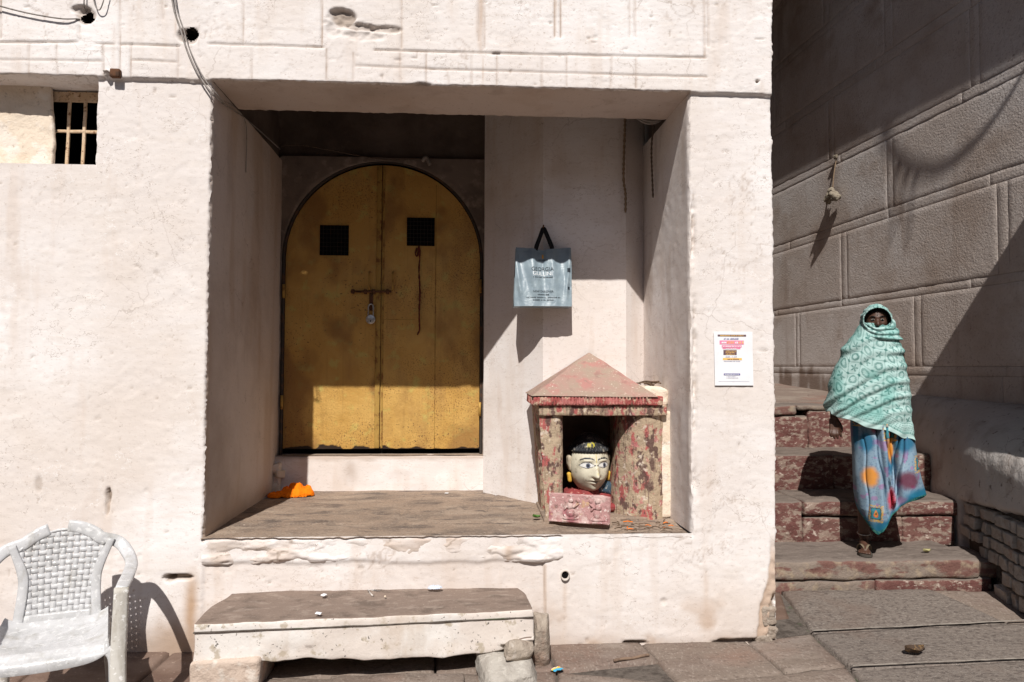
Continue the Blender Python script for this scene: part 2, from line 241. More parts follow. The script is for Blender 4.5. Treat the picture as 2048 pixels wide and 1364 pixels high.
def thing(name, label, cat, loc=(0, 0, 0), rotz=0, group=None):
    o = bpy.data.objects.new(name, None); col.objects.link(o); o.location = loc; o.rotation_euler = (0, 0, rotz)
    o.empty_display_size = .1; ORG[o] = np.array(loc, float); return tag(o, label, cat, group)
def part(parent, name, VF, mat, world=True, label=None, **k):
    V, F = VF; V = np.asarray(V, float); g = ORG.get(parent, np.zeros(3))
    o = obj(name, mesh(name, V-(g if world else 0), F, mat, **k), parent); ORG[o] = g
    if label: o['label'] = label
    return o
def single(name, VF, mat, label, cat, loc, group=None, world=True, rotz=0, **k):
    V, F = VF; V = np.asarray(V, float)-(np.array(loc) if world else 0)
    o = obj(name, mesh(name, V, F, mat, **k), None, loc); o.rotation_euler = (0, 0, rotz); ORG[o] = np.array(loc, float); return tag(o, label, cat, group)
def struct(name, VF, mat, **k):
    o = obj(name, mesh(name, *VF, mat, **k)); o['kind'] = 'structure'; ORG[o] = np.zeros(3); return o
def quads(n, m, off=0, flip=False):
    i, j = np.meshgrid(np.arange(n-1), np.arange(m-1), indexing='ij'); a = (i*m+j).ravel()+off
    q = np.stack([a, a+m, a+m+1, a+1], 1); return q[:, ::-1] if flip else q
def sheet(P, flip=False, mask=None):
    n, m = P.shape[:2]; q = quads(n, m, 0, flip)
    if mask is not None: q = q[mask.ravel()]
    return P.reshape(-1, 3), q
def join(*vf):
    Vs, Fs, o = [], [], 0
    for V, F in vf:
        V = np.asarray(V, float); Vs.append(V); Fs += [[int(i)+o for i in f] for f in F]; o += len(V)
    return np.concatenate(Vs), Fs
def compact(V, F):
    F = np.asarray(F); u, inv = np.unique(F, return_inverse=True); return V[u], inv.reshape(F.shape), u
def block(sx, sy, sz, res=.03, bev=.01, amp=.004, fr=9, seed=0, oct=3, off=(0, 0, 0)):
    """rounded, roughened box centred on the origin"""
    h = np.array([sx, sy, sz])/2; Vs, Fs, o = [], [], 0
    for ax in range(3):
        b, c = [(1, 2), (2, 0), (0, 1)][ax]
        nb = max(3, int(2*h[b]/res)+2); nc = max(3, int(2*h[c]/res)+2)
        def lin(hh, n):
            e = min(bev*.9, hh*.45)
            return np.concatenate([[-hh], np.linspace(-hh+e, hh-e, n), [hh]])
        B, Cc = np.meshgrid(lin(h[b], nb), lin(h[c], nc), indexing='ij')
        for s in (-1, 1):
            P = np.zeros(B.shape+(3,)); P[..., ax] = s*h[ax]; P[..., b] = B; P[..., c] = Cc
            Vs.append(P.reshape(-1, 3)); Fs.append(quads(*B.shape, o, s < 0)); o += B.size
    V = np.concatenate(Vs); F = np.concatenate(Fs)
    key = np.round(V*1e5).astype(np.int64); _, idx, inv = np.unique(key, axis=0, return_index=True, return_inverse=True)
    V = V[idx]; F = inv.ravel()[F]
    hb = np.maximum(h-bev, 1e-4); q = np.clip(V, -hb, hb); d = V-q; L = np.linalg.norm(d, axis=1, keepdims=True); V = q+d/np.maximum(L, 1e-9)*np.minimum(bev, np.maximum(L, bev*.0+1e-9))
    if amp:
        W = V+np.array(off)+seed*3.1
        D = np.stack([fbm(W[:, 0]*fr, W[:, 1]*fr, W[:, 2]*fr, seed+11*k, oct) for k in range(3)], 1); V = V+D*amp*2
    return V, F
def move(VF, loc=(0, 0, 0), rot=(0, 0, 0), sc=1):
    from mathutils import Euler
    R = np.array(Euler(rot).to_matrix()); return (np.asarray(VF[0])*sc)@R.T+np.array(loc), VF[1]
def rockmesh(dims, seed, nf=18, rough=.02):
    """faceted boulder: intersection of random half-spaces, lightly roughened"""
    r = np.random.default_rng(seed); N = r.normal(size=(nf, 3)); N /= np.linalg.norm(N, axis=1, keepdims=True); d = .80+.22*r.random(nf)
    N = np.concatenate([N, np.eye(3), -np.eye(3)]); d = np.concatenate([d, np.full(6, .86)])
    th = np.linspace(.001, np.pi-.001, 54); ph = np.linspace(0, 2*np.pi, 80); T, Pp = np.meshgrid(th, ph, indexing='ij'); D = np.stack([np.sin(T)*np.cos(Pp), np.sin(T)*np.sin(Pp), np.cos(T)], -1)
    q = D@N.T; R = np.where(q > .05, d/np.maximum(q, .05), 9); R = -np.log(np.exp(-R*26).sum(-1))/26
    V = D*R[..., None]; n_ = fbm(V[..., 0]*2.5+seed, V[..., 1]*2.5, V[..., 2]*2.5, seed, 5); V = V*(1+rough*3*n_[..., None]); V[:, -1] = V[:, 0]
    return sheet(V*np.array(dims)/2/.86)
def frames(P, ref):
    T = np.gradient(P, axis=0); T /= np.maximum(np.linalg.norm(T, axis=1, keepdims=True), 1e-9)
    ref = np.broadcast_to(np.asarray(ref, float), P.shape)
    B = np.cross(T, ref); B /= np.maximum(np.linalg.norm(B, axis=1, keepdims=True), 1e-9); N = np.cross(B, T); return T, N, B
def smooth_path(pts, n):
    p = np.asarray(pts, float); t = np.concatenate([[0], np.cumsum(np.linalg.norm(np.diff(p, axis=0), axis=1))]); t /= t[-1]
    P = np.concatenate([[2*p[0]-p[1]], p, [2*p[-1]-p[-2]]]); tt = np.linspace(0, 1, n); out = []
    for x in tt:
        k = min(int(np.searchsorted(t, x, 'right'))-1, len(p)-2); k = max(k, 0); u = (x-t[k])/max(t[k+1]-t[k], 1e-9)
        a, b, c, d = P[k:k+4]; out.append(.5*((2*b)+(-a+c)*u+(2*a-5*b+4*c-d)*u*u+(-a+3*b-3*c+d)*u**3))
    return np.array(out)
def sweep(P, w, t, ref=(0, 0, 1), sides=10, pw=.6, cap=True):
    """sweep a rounded-rectangle section (w across, t along ref) over a path"""
    P = np.asarray(P, float); n = len(P); T, N, B = frames(P, ref)
    a = np.linspace(0, 2*np.pi, sides, endpoint=False)+np.pi/sides
    cx = np.sign(np.cos(a))*np.abs(np.cos(a))**pw; cy = np.sign(np.sin(a))*np.abs(np.sin(a))**pw
    w = np.broadcast_to(np.asarray(w, float), (n,)); t = np.broadcast_to(np.asarray(t, float), (n,))
    V = P[:, None]+B[:, None]*(cx[None, :, None]*w[:, None, None]/2)+N[:, None]*(cy[None, :, None]*t[:, None, None]/2)
    F = []
    for i in range(n-1):
        for j in range(sides):
            k = (j+1) % sides; F.append([i*sides+j, i*sides+k, (i+1)*sides+k, (i+1)*sides+j])
    if cap: F += [list(range(sides))[::-1], [(n-1)*sides+j for j in range(sides)]]
    return V.reshape(-1, 3), F
def tube(P, r, sides=8, cap=True):
    P = np.asarray(P, float); d = P[-1]-P[0]; d = d/max(np.linalg.norm(d), 1e-9)
    ref = (0, 0, 1) if abs(d[2]) < .8 else (0, 1, 0); r = np.asarray(r, float)
    return sweep(P, 2*r, 2*r, ref, sides, 1.0, cap)
def box(x0, x1, y0, y1, z0, z1):
    V = [(x, y, z) for z in (z0, z1) for y in (y0, y1) for x in (x0, x1)]
    return np.array(V, float), [[0, 2, 3, 1], [4, 5, 7, 6], [0, 1, 5, 4], [2, 6, 7, 3], [0, 4, 6, 2], [1, 3, 7, 5]]
def ball(c, r, n=12, m=16):
    th = np.linspace(0.001, np.pi-.001, n); ph = np.linspace(0, 2*np.pi, m, endpoint=True)
    T, Pp = np.meshgrid(th, ph, indexing='ij'); P = np.stack([np.sin(T)*np.cos(Pp), np.sin(T)*np.sin(Pp), np.cos(T)], -1)*np.array(r)+np.array(c)
    return sheet(P)
# ================================================================== GROUND
def gz(x, y):
    x = np.asarray(x, float); y = np.asarray(y, float)
    r = .055*ss(0, .64, y)*ss(1.2, 1.7, x)
    l = .17*np.minimum(y, 0)*(1-ss(-1.45, -1.15, x)); l = np.maximum(l, -.17)
    return r+l
struct('ground', sheet(np.stack(np.meshgrid(np.linspace(-90, 90, 40), np.linspace(-90, 90, 40), indexing='ij')+[np.full((40, 40), -.30)], -1)), 'river_sand')
# paving: irregular slabs, each a piece of its own
pav = struct('pavement', sheet(np.stack(np.meshgrid(np.linspace(-5, 6, 60), np.linspace(-9, .9, 50), indexing='ij')+[np.zeros((60, 50))], -1)), 'mortar_dark')
_v = pav.data.vertices
for q in _v: q.co.z = float(gz(q.co.x, q.co.y))-.022
def slab(c4, mat, dz=0, seed=0, gap=.004, res=.025, thick=.10):
    c = np.array(c4, float); n = max(4, int(np.linalg.norm(c[1]-c[0])/res)); m2 = max(4, int(np.linalg.norm(c[3]-c[0])/res))
    n = min(n, 60); m2 = min(m2, 60)
    u = np.linspace(0, 1, n+1)[:, None]; v = np.linspace(0, 1, m2+1)[None]
    P = (1-u)[..., None]*(1-v)[..., None]*c[0]+u[..., None]*(1-v)[..., None]*c[1]+u[..., None]*v[..., None]*c[2]+(1-u)[..., None]*v[..., None]*c[3]
    cen = c.mean(0); P = P+(cen-P)*0
    X, Y = P[..., 0], P[..., 1]
    # edges pulled in by a wandering joint
    ed = np.minimum(np.minimum(u, 1-u)*np.linalg.norm(c[1]-c[0]), np.minimum(v, 1-v)*np.linalg.norm(c[3]-c[0]))
    dirc = (cen-P); dirc /= np.maximum(np.linalg.norm(dirc, axis=-1, keepdims=True), 1e-6)
    j = gap+.007*np.abs(fbm(X*5, Y*5, 0, seed+3, 3))+.004*np.abs(vn(X*30, Y*30, 0, seed+5))
    P = P+dirc*(np.where(ed < 1e-6, j, 0))[..., None]
    Z = gz(X, Y)+dz+.007*fbm(X*2.5, Y*2.5, 0, seed, 3)+.003*fbm(X*14, Y*26, 0, seed+1, 3)-.007*(1-ss(0, .025, ed))-.010*ss(.35, .7, fbm(X*3, Y*3, 3, seed+7, 3))*(1-ss(0, .07, ed))
    T = np.concatenate([P, Z[..., None]], -1)
    V, Fq = sheet(T); nv = len(V); nn, mm = T.shape[:2]
    ring = [i*mm for i in range(nn)]+[(nn-1)*mm+k for k in range(1, mm)]+[i*mm+mm-1 for i in range(nn-2, -1, -1)]+[k for k in range(mm-2, 0, -1)]
    low = V[ring].copy(); low[:, 2] -= thick; V = np.concatenate([V, low]); R = len(ring)
    sides = [[ring[(k+1) % R], ring[k], nv+k, nv+(k+1) % R] for k in range(R)]
    o = part(pav, 'paving_slab', (V, Fq.tolist()+sides), mat); return o
S = [  # corners are walked anticlockwise, metres
 ([(-2.95, -.30), (-2.15, -.33), (-2.12, .03), (-2.95, .03)], 'paving_red', 0), ([(-2.15, -.33), (-1.60, -.30), (-1.53, .03), (-2.12, .03)], 'paving_red', .004),
 ([(-1.60, -.30), (-.98, -.31), (-.96, .03), (-1.53, .03)], 'paving_red', 0), ([(-.98, -.31), (-.18, -.30), (-.20, .03), (-.96, .03)], 'paving', 0),
 ([(-.18, -.30), (.40, -.30), (.38, .03), (-.20, .03)], 'paving', .003), ([(.40, -.30), (.925, -.20), (.885, .03), (.38, .03)], 'paving', .002),
 ([(.945, -.45), (1.50, -.36), (1.46, .03), (.885, .03)], 'paving', -.002), ([(1.50, -.36), (1.83, -.30), (1.855, .10), (1.46, .03)], 'paving', 0),
 ([(-2.95, -.95), (-2.0, -.95), (-2.15, -.33), (-2.95, -.30)], 'paving_red', 0), ([(-2.0, -.95), (-1.25, -.93), (-1.22, -.305), (-2.15, -.33)], 'paving_red', .003),
 ([(-1.25, -.93), (-.40, -.94), (-.42, -.303), (-1.22, -.305)], 'paving', 0), ([(-.40, -.94), (.33, -.93), (.40, -.30), (-.42, -.303)], 'paving', .002),
 ([(.33, -.93), (1.02, -.95), (.945, -.45), (.40, -.30)], 'paving', 0), ([(1.02, -.95), (1.70, -.95), (1.82, -.32), (.945, -.45)], 'paving', .004),
 ([(1.71, -.95), (3.5, -.95), (3.5, -.25), (1.83, -.33)], 'paving_grey', 0), ([(1.845, -.33), (3.5, -.25), (3.5, .20), (1.86, .10)], 'paving_grey', .0015),
 ([(1.86, .10), (3.05, .175), (2.90, .64), (1.93, .645)], 'paving_grey', .003), ([(3.05, .175), (3.5, .20), (3.5, .64), (2.90, .64)], 'paving', -.006),
 ([(1.5, .24), (1.83, .30), (1.93, .645), (1.5, .645)], 'paving_red', -.004)]
for k, (c, mt, dz) in enumerate(S): slab(c, mt, dz, k*5)
MORT = [[(1.86, .102), (2.4, .135), (3.05, .176), (3.5, .20)], [(1.845, -.332), (2.6, -.292), (3.5, -.25)]]
k = 0
for y0 in np.arange(-8.95, -.96, .8):
    x = -4.6+rng.random()*.3
    while x < 5:
        wd = .8+rng.random()*.5; slab([(x, y0), (x+wd, y0), (x+wd, y0+.8), (x, y0+.8)], 'paving' if rng.random() < .7 else 'paving_grey', rng.random()*.004, 200+k, res=.12); x += wd; k += 1
# mortar strokes laid across the big alley slab
def ribbon_ground(pts, wd, name, mat, parent):
    P = smooth_path([(a, b, 0) for a, b in pts], 40); P[:, 2] = gz(P[:, 0], P[:, 1])+.0095; P[:, 1] += .006*fbm(P[:, 0]*9, 0, 0, 3)
    part(parent, name, sweep(P, wd*(1+.5*fbm(P[:, 0]*12, 0, 2, 8)), .006, (0, 0, 1), 6), mat)
for l_ in MORT: ribbon_ground(l_, .011, 'mortar_line', 'joint_line', pav)
# ================================================================== PLASTERED BUILDING
bld = thing('plastered_building', 'whitewashed plaster building with deep porch recess around a golden arched door', 'building')
XL, XR, XC, XWR = -1.385, 1.158, 1.63, -1.976
ZF, ZT, ZW = .575, 2.955, 2.50
def seg(a, b, st): return np.linspace(a, b, max(2, int(round((b-a)/st))+1))[:-1]
xs = np.concatenate([seg(-2.76, XWR, .008), seg(XWR, XL, .008), seg(XL, XR, .0082), seg(XR, XC, .008), [XC]])
zs = np.concatenate([seg(-.08, ZF, .009), seg(ZF, ZW, .0105), seg(ZW, ZT, .0095), seg(ZT, 3.55, .0068), seg(3.55, 3.80, .02), [3.80]])
nx, nz = len(xs), len(zs); X, Z = np.meshgrid(xs, zs, indexing='ij')
iWR, iL, iR = [int(np.argmin(abs(xs-v))) for v in (XWR, XL, XR)]; jF, jW, jT = [int(np.argmin(abs(zs-v))) for v in (ZF, ZW, ZT)]
Y = .0035*fbm(X*1.3, 0, Z*1.3, 1, 3)+.0006*fbm(X*7, 0, Z*9, 5, 4)+.0010*fbm(X*26, 0, Z*60, 9, 3)
fl = fbm(X*3.2, 2, Z*3.2, 40, 5); Y += .0013*ss(.13, .15, fl)                       # flaked-off skins of whitewash
fl2 = fbm(X*9, 5, Z*9, 47, 4); Y += .0014*ss(.27, .29, fl2)
pit = vn(X*38, 0, Z*38, 60); Y += .004*ss(.86, .95, pit)
cm = ss(.0, .35, fbm(X*1.7, 3, Z*1.7, 48, 3)); grime = np.maximum(.55*cm*np.exp(-((fl-.14)/.010)**2), .45*cm*np.exp(-((fl2-.28)/.016)**2)); chip = .55*ss(.90, .97, pit); dirt = np.zeros_like(X); rust = np.zeros_like(X)
band = ss(ZT-.004, ZT+.004, Z+.004*fbm(X*12, 0, 0, 13)); Y -= .020*band
def fz(px, py): q = at(px, py, 0); return q[0], q[2]
def groove(a, b, wd=.006, dp=.008, amp=.003, rag=.35):
    wd = max(wd, .0050); dp = dp*1.0
    """incised line on the facade from pixel-surveyed point a to b"""
    global Y, grime
    (x0, z0), (x1, z1) = fz(*a), fz(*b); d = np.array([x1-x0, z1-z0]); L = np.linalg.norm(d); d /= L
    t = (X-x0)*d[0]+(Z-z0)*d[1]; n_ = -(X-x0)*d[1]+(Z-z0)*d[0]+amp*fbm(X*14, 0, Z*14, 77)
    g = np.exp(-(n_/wd)**2)*ss(-.01, .005, t)*ss(-.01, .005, L-t)*(1-rag+rag*ss(-.2, .3, fbm(X*6, 0, Z*6, 81))); Y += dp*g; grime = np.maximum(grime, g*(.62+.38*ss(-.1, .4, fbm(X*9, 1, Z*9, 82))))
def lip(a, b, dp=.0035):
    """stepped edge: plaster above stands proud of the plaster below"""
    global Y
    (x0, z0), (x1, z1) = fz(*a), fz(*b); zz = z0+(X-x0)*(z1-z0)/(x1-x0)+.003*fbm(X*10, 0, 0, 31)
    Y -= dp*ss(-.003, .003, Z-zz)*(1-ss(.0, .16, Z-zz))*ss(x0-.01, x0+.01, X)*(1-ss(x1-.01, x1+.01, X))
for a, b in [((0, 88), (160, 88)), ((195, 90), (232, 92)), ((243, 92), (360, 95)), ((420, 90), (650, 98)), ((750, 103), (1000, 110)), ((985, 110), (1410, 118))]:
    groove(a, b, .0052, .008); lip(a, b, .002)
for a, b in [((0, 122), (120, 124)), ((122, 124), (210, 126)), ((268, 123), (355, 127)), ((712, 134), (800, 138)), ((803, 138), (940, 143)), ((943, 143), (1083, 147)), ((1083, 147), (1270, 153)), ((1272, 153), (1412, 157))]:
    groove(a, b, .0050, .0065); lip(a, b, .0012)
for px in (62, 118, 210, 265, 358): groove((px, 92), (px, 158), .0042, .006)
for px in (708, 801, 853, 943, 994, 1083, 1132, 1221, 1271): groove((px, 108+(px-700)*.02), (px, 168+(px-700)*.02), .0042, .006)
for px in (505, 655): groove((px, 100), (px, 165), .0042, .003)
for px, y0, y1 in [(5, -30, 80), (163, 55, 84), (243, -30, 150), (328, -30, 43), (488, -30, 95), (645, -30, 97), (803, -30, 100), (957, -30, 85), (968, -30, 100), (1108, -30, 76), (1120, -30, 78), (1257, -30, 74), (1268, -30, 76), (1406, -30, 118), (1414, -30, 95)]:
    groove((px, y0), (px+1, y1), .0048, .009, .003)
def blob(px, py, rx, ry, dp, c=1.0, hard=.15, sd=0, rough=.0):
    global Y, chip
    x0, z0 = fz(px, py); x1, _ = fz(px+rx, py); _, z1 = fz(px, py-ry)
    r = np.hypot((X-x0)/(x1-x0), (Z-z0)/(z1-z0))+.35*fbm(X*16, 0, Z*16, 90+sd, 3); m_ = 1-ss(1-hard, 1+hard, r)
    Y += m_*(dp+rough*fbm(X*45, 0, Z*45, 95+sd, 3)); chip = np.maximum(chip, m_*c)
blob(176, 36, 17, 16, .012, .7, .2, 1); blob(166, 22, 17, 8, .02, .5, .3, 2); blob(384, 73, 16, 16, .010, .6, .2, 3); blob(368, 74, 10, 12, .02, .7, .3, 33)
blob(686, 38, 26, 17, .028, .85, .2, 4, .012); blob(715, 56, 34, 7, .020, .6, .25, 5, .012); blob(770, 62, 30, 7, .016, .5, .3, 6, .01); blob(728, 75, 40, 9, .008, .3, .4, 7, .01); blob(670, 60, 14, 14, .01, .25, .4, 8, .008)
blob(356, 1155, 26, 6, .035, 1, .2, 9, .012); blob(338, 1158, 10, 7, .02, .9, .2, 29, .012); blob(216, 992, 5, 16, .025, .9, .25, 10); blob(214, 1015, 3, 18, .015, .8, .3, 11); blob(76, 968, 7, 14, .004, .45, .3, 12)
blob(1512, 165, 3, 3, .02, .9, .3, 13); blob(1328, 1203, 6, 5, .008, .2, .3, 15); blob(1270, 1287, 22, 5, .03, .9, .2, 16); blob(1488, 1284, 70, 5, .035, .9, .2, 17)
blob(846, 172, 16, 4, .014, .8, .3, 18); blob(220, 148, 6, 3, -.03, .5, .3, 19)
for q in range(46): blob(rng.uniform(10, 1540), rng.uniform(5, 1290), rng.uniform(2, 7), rng.uniform(1.5, 5), rng.uniform(.002, .006), rng.uniform(.05, .5), .35, 100+q)
# long broken scar down the right jamb and ragged bottom corner
xs0 = at(1388, 600, 0)[0]
sc = np.exp(-((X-xs0-.008*fbm(Z*7, 0, 0, 21))/.012)**2)*ss(-.15, .15, fbm(Z*3.1, 1, 0, 22)+.15)*ss(.7, .95, Z)*(1-ss(2.25, 2.45, Z)); Y += .022*sc*(1+.9*fbm(X*60, 0, Z*40, 23)); chip = np.maximum(chip, .75*sc*ss(-.1, .4, fbm(X*50, 0, Z*30, 28)))
cz = ss(.42, .0, Z); cx = X-(XC-.055-.07*cz+.03*fbm(Z*7, 3, 0, 24)); crn = ss(0, .012, cx)*ss(.62, .40, Z); Y += crn*(.010+.010*fbm(X*28, 0, Z*28, 25)); rust = np.maximum(rust, crn*.75)
cx2 = X-(XC-.045-.03*fbm(Z*9, 3, 0, 26)); c2 = ss(0, .01, cx2)*ss(.26, .20, Z); Y += c2*(.05+.02*fbm(X*30, 0, Z*30, 27)); chip = np.maximum(chip, c2)
# lower storey: plinth left of the seam is an older, yellower coat, slightly set back
xsm = at(1087, 1200, 0)[0]; pl_ = ss(XL-.004, XL+.004, X)*(1-ss(xsm-.004, xsm+.004, X))*(1-ss(.425, .45, Z+.022*fbm(X*5, 0, 0, 28, 4)))
Y += .010*pl_; rust = np.maximum(rust, .16*pl_*(1+.6*fbm(X*3, 0, Z*5, 29)))
groove((1087, 1125), (1094, 1290), .004, .006, .002); rust = np.maximum(rust, .7*np.exp(-((X-at(1090, 1200, 0)[0])/.006)**2)*(Z < .42))
# splash dirt, rust runs
nzz = fbm(X*6, 0, Z*6, 33, 4); dirt = np.maximum(dirt, grime)
dirt = np.maximum(dirt, (1-ss(.02, .30, Z+.12*nzz))*.85*(1-.75*ss(-1.2, -.9, X))); dirt = np.maximum(dirt, (1-ss(.0, .10, Z+.04*nzz))*.5)
xr_ = at(385, 1200, 0)[0]; rust = np.maximum(rust, .9*np.exp(-((X-xr_-.02*fbm(Z*5, 0, 0, 34))/.035)**2)*(1-ss(.30, .50, Z))*(.9+.5*nzz))
for px, y0, y1, wd, st in [(962, -40, 112, .014, .8), (955, -40, 80, .008, .6), (1180, 60, 100, .02, .25), (1215, 30, 85, .012, .25), (233, 60, 150, .012, .25), (1268, -20, 60, .01, .5), (1110, -20, 70, .008, .5), (352, 40, 75, .004, .8), (1410, 1150, 1200, .02, .25), (1130, 1170, 1240, .012, .4), (965, 120, 170, .004, .5), (1520, 170, 192, .014, .5)]:
    x0, z0 = fz(px, y0); _, z1 = fz(px, y1); rust = np.maximum(rust, st*np.exp(-((X-x0-.006*fbm(Z*9, px, 0, 35))/wd)**2)*ss(z1-.04, z1+.06, Z)*ss(z0+.04, z0-.02, Z)*(.6+.6*fbm(X*30, 0, Z*6, 36)))
rust = np.maximum(rust, .6*ss(.2, .5, fbm(X*5, 7, Z*5, 37))*(1-ss(.05, .34, Z))*ss(-1.6, -1.2, X))
rust = np.maximum(rust, .85*np.exp(-((X-xr_+.06)/.15)**2)*(1-ss(.03, .30, Z+.10*nzz)))
speck = (vn(X*70, 3, Z*70, 61) > .80)*np.exp(-(((X+1.82)/.16)**2+((Z-.33)/.10)**2)); rust = np.maximum(rust, speck*.9)
# ragged arrises
DX = np.zeros_like(X); DZ = np.zeros_like(X)
def rag(n, fr, sd): return np.abs(fbm(np.asarray(n)*fr, sd, 0, 50+sd, 4))
zin = (zs >= ZF-.02) & (zs <= ZT+.001)
for k in range(4):
    wgt = [1, .35, .0, .0][k]
    c = iL-k; r_ = rag(zs, 9, 1)*.012+.014*rag(zs, 45, 2); DX[c] -= wgt*r_*zin*.9; Y[c] += zin*wgt*(.003+.022*rag(zs, 70, 3)); chip[c] = np.maximum(chip[c], zin*wgt*.35*ss(.05, .3, rag(zs, 15, 4)))
    c = iR+k; r_ = rag(zs, 8, 5)*.012+.006*rag(zs, 40, 6); DX[c] += wgt*r_*zin; Y[c] += zin*wgt*(.005+.014*rag(zs, 25, 7))
    c = nx-1-k; r_ = rag(zs, 5, 8)*.024+.012*rag(zs, 40, 9); DX[c] -= wgt*r_; Y[c] += wgt*(.003+.016*rag(zs, 60, 10)); rust[c] = np.maximum(rust[c], wgt*.3*ss(.1, .4, rag(zs, 9, 11)))
    xin = ((xs >= XL) & (xs <= XR)) | (xs <= XWR)
    c = jT+k; r_ = rag(xs, 8, 12)*.012+.010*rag(xs, 30, 13); DZ[:, c] += wgt*r_*xin; Y[:, c] += xin*wgt*(.002+.008*rag(xs, 45, 14)); chip[:, c] = np.maximum(chip[:, c], xin*wgt*.7*ss(.32, .45, rag(xs, 14, 15)))
    if iWR+k < nx: zin2 = (zs >= ZW) & (zs <= ZT); DX[iWR+k] += wgt*.010*rag(zs, 12, 16)*zin2; Y[iWR+k] += wgt*.008*rag(zs, 20, 17)*zin2
P = np.stack([X+DX, Y, Z+DZ], -1)
ci, cj = np.meshgrid(np.arange(nx-1), np.arange(nz-1), indexing='ij')
hx = [(fz(176, 37), .036), (fz(384, 73), .034)]; bore = np.zeros(ci.shape, bool)
for (hx0, hz0), hr in hx: bore |= (np.hypot(X[:-1, :-1]-hx0, (Z[:-1, :-1]-hz0)*1.05)+.012*fbm(X[:-1, :-1]*40, 0, Z[:-1, :-1]*40, 93) < hr)
hole = bore | ((ci >= iL) & (ci < iR) & (cj >= jF) & (cj < jT)) | ((ci < iWR) & (cj >= jW) & (cj < jT))
V, Fq = sheet(P, mask=~hole); V, Fq, u_ = compact(V, Fq)
wall = part(bld, 'front_wall', (V, Fq), 'plaster', attrs={'chip': chip.ravel()[u_], 'dirt': dirt.ravel()[u_], 'rust': rust.ravel()[u_]})
# wall beyond the picture: above, to the left and the flank along the alley
for (hx0, hz0), hr in hx:
    bb = box(hx0-.06, hx0+.06, .004, .42, hz0-.06, hz0+.06); part(bld, 'putlog_hole', (bb[0], [bb[1][i] for i in (0, 1, 3, 4, 5)]), 'mortar_dark', smooth=False)
part(bld, 'upper_wall', box(-5.2, XC-.012, -.018, .3, 3.80, 7.2), 'plaster', smooth=False)
part(bld, 'side_bay_wall', box(-5.2, -2.76, .0, .3, -.08, 3.80), 'plaster', smooth=False)
def rows(start, tgt, ys, nzfn):
    """carry an edge row of vertices back into the depth: list of rings"""
    R = [start]
    for k, y in enumerate(ys): R.append(nzfn(start, y, tgt))
    return np.stack(R, 0)
rec_att = lambda P: {'dirt': np.zeros(P.shape[:2]).ravel()}
e = P[nx-1, :]; ys = np.concatenate([[.03, .06, .10, .16, .25], np.linspace(.4, 8, 40)])
Q = np.stack([e]+[np.stack([XC+.004*fbm(y*3, 0, zs*3, 3)-.02*math.exp(-y/.05)*rag(zs, 7, 8), np.full(nz, y), zs], -1) for y in ys], 0)
part(bld, 'flank_wall', sheet(Q), 'plaster', attrs={'chip': np.zeros(Q.shape[:2]), 'dirt': np.zeros(Q.shape[:2]), 'rust': np.zeros(Q.shape[:2])})
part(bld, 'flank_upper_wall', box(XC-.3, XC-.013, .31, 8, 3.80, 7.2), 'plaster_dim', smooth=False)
# porch: left wall
zz = zs[jF:jT+1]; ys = np.concatenate([[.02, .035, .055, .08, .11], np.linspace(.14, 1.44, 75)])
def lw(y): return XL-.025*y/1.4
e = P[iL, jF:jT+1]
Q = np.stack([e]+[np.stack([lw(y)+.004*fbm(y*3, zz*3, 0, 4)+.0015*fbm(y*20, zz*20, 0, 5)-.010*math.exp(-y/.03)*rag(zz, 22, 3), np.full(len(zz), y), zz], -1) for y in ys], 0)
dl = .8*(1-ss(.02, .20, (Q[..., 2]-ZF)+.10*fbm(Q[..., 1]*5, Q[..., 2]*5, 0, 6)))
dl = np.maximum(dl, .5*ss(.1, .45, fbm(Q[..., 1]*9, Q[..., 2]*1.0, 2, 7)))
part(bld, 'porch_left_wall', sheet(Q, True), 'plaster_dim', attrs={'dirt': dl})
# porch: right wall
e = P[iR, jF:jT+1]; ys = np.concatenate([[.02, .04, .07, .10], np.linspace(.14, .93, 50)])
Q = np.stack([e]+[np.stack([XR-.028*y/.9+.004*fbm(y*3, zz*3, 0, 14)+.0015*fbm(y*20, zz*20, 0, 15), np.full(len(zz), y), zz], -1) for y in ys], 0)
dr = .4*ss(.15, .5, fbm(Q[..., 1]*8, Q[..., 2]*1.5, 2, 17))
part(bld, 'porch_right_wall', sheet(Q), 'plaster', attrs={'chip': np.zeros(Q.shape[:2]), 'dirt': dr, 'rust': np.zeros(Q.shape[:2])})
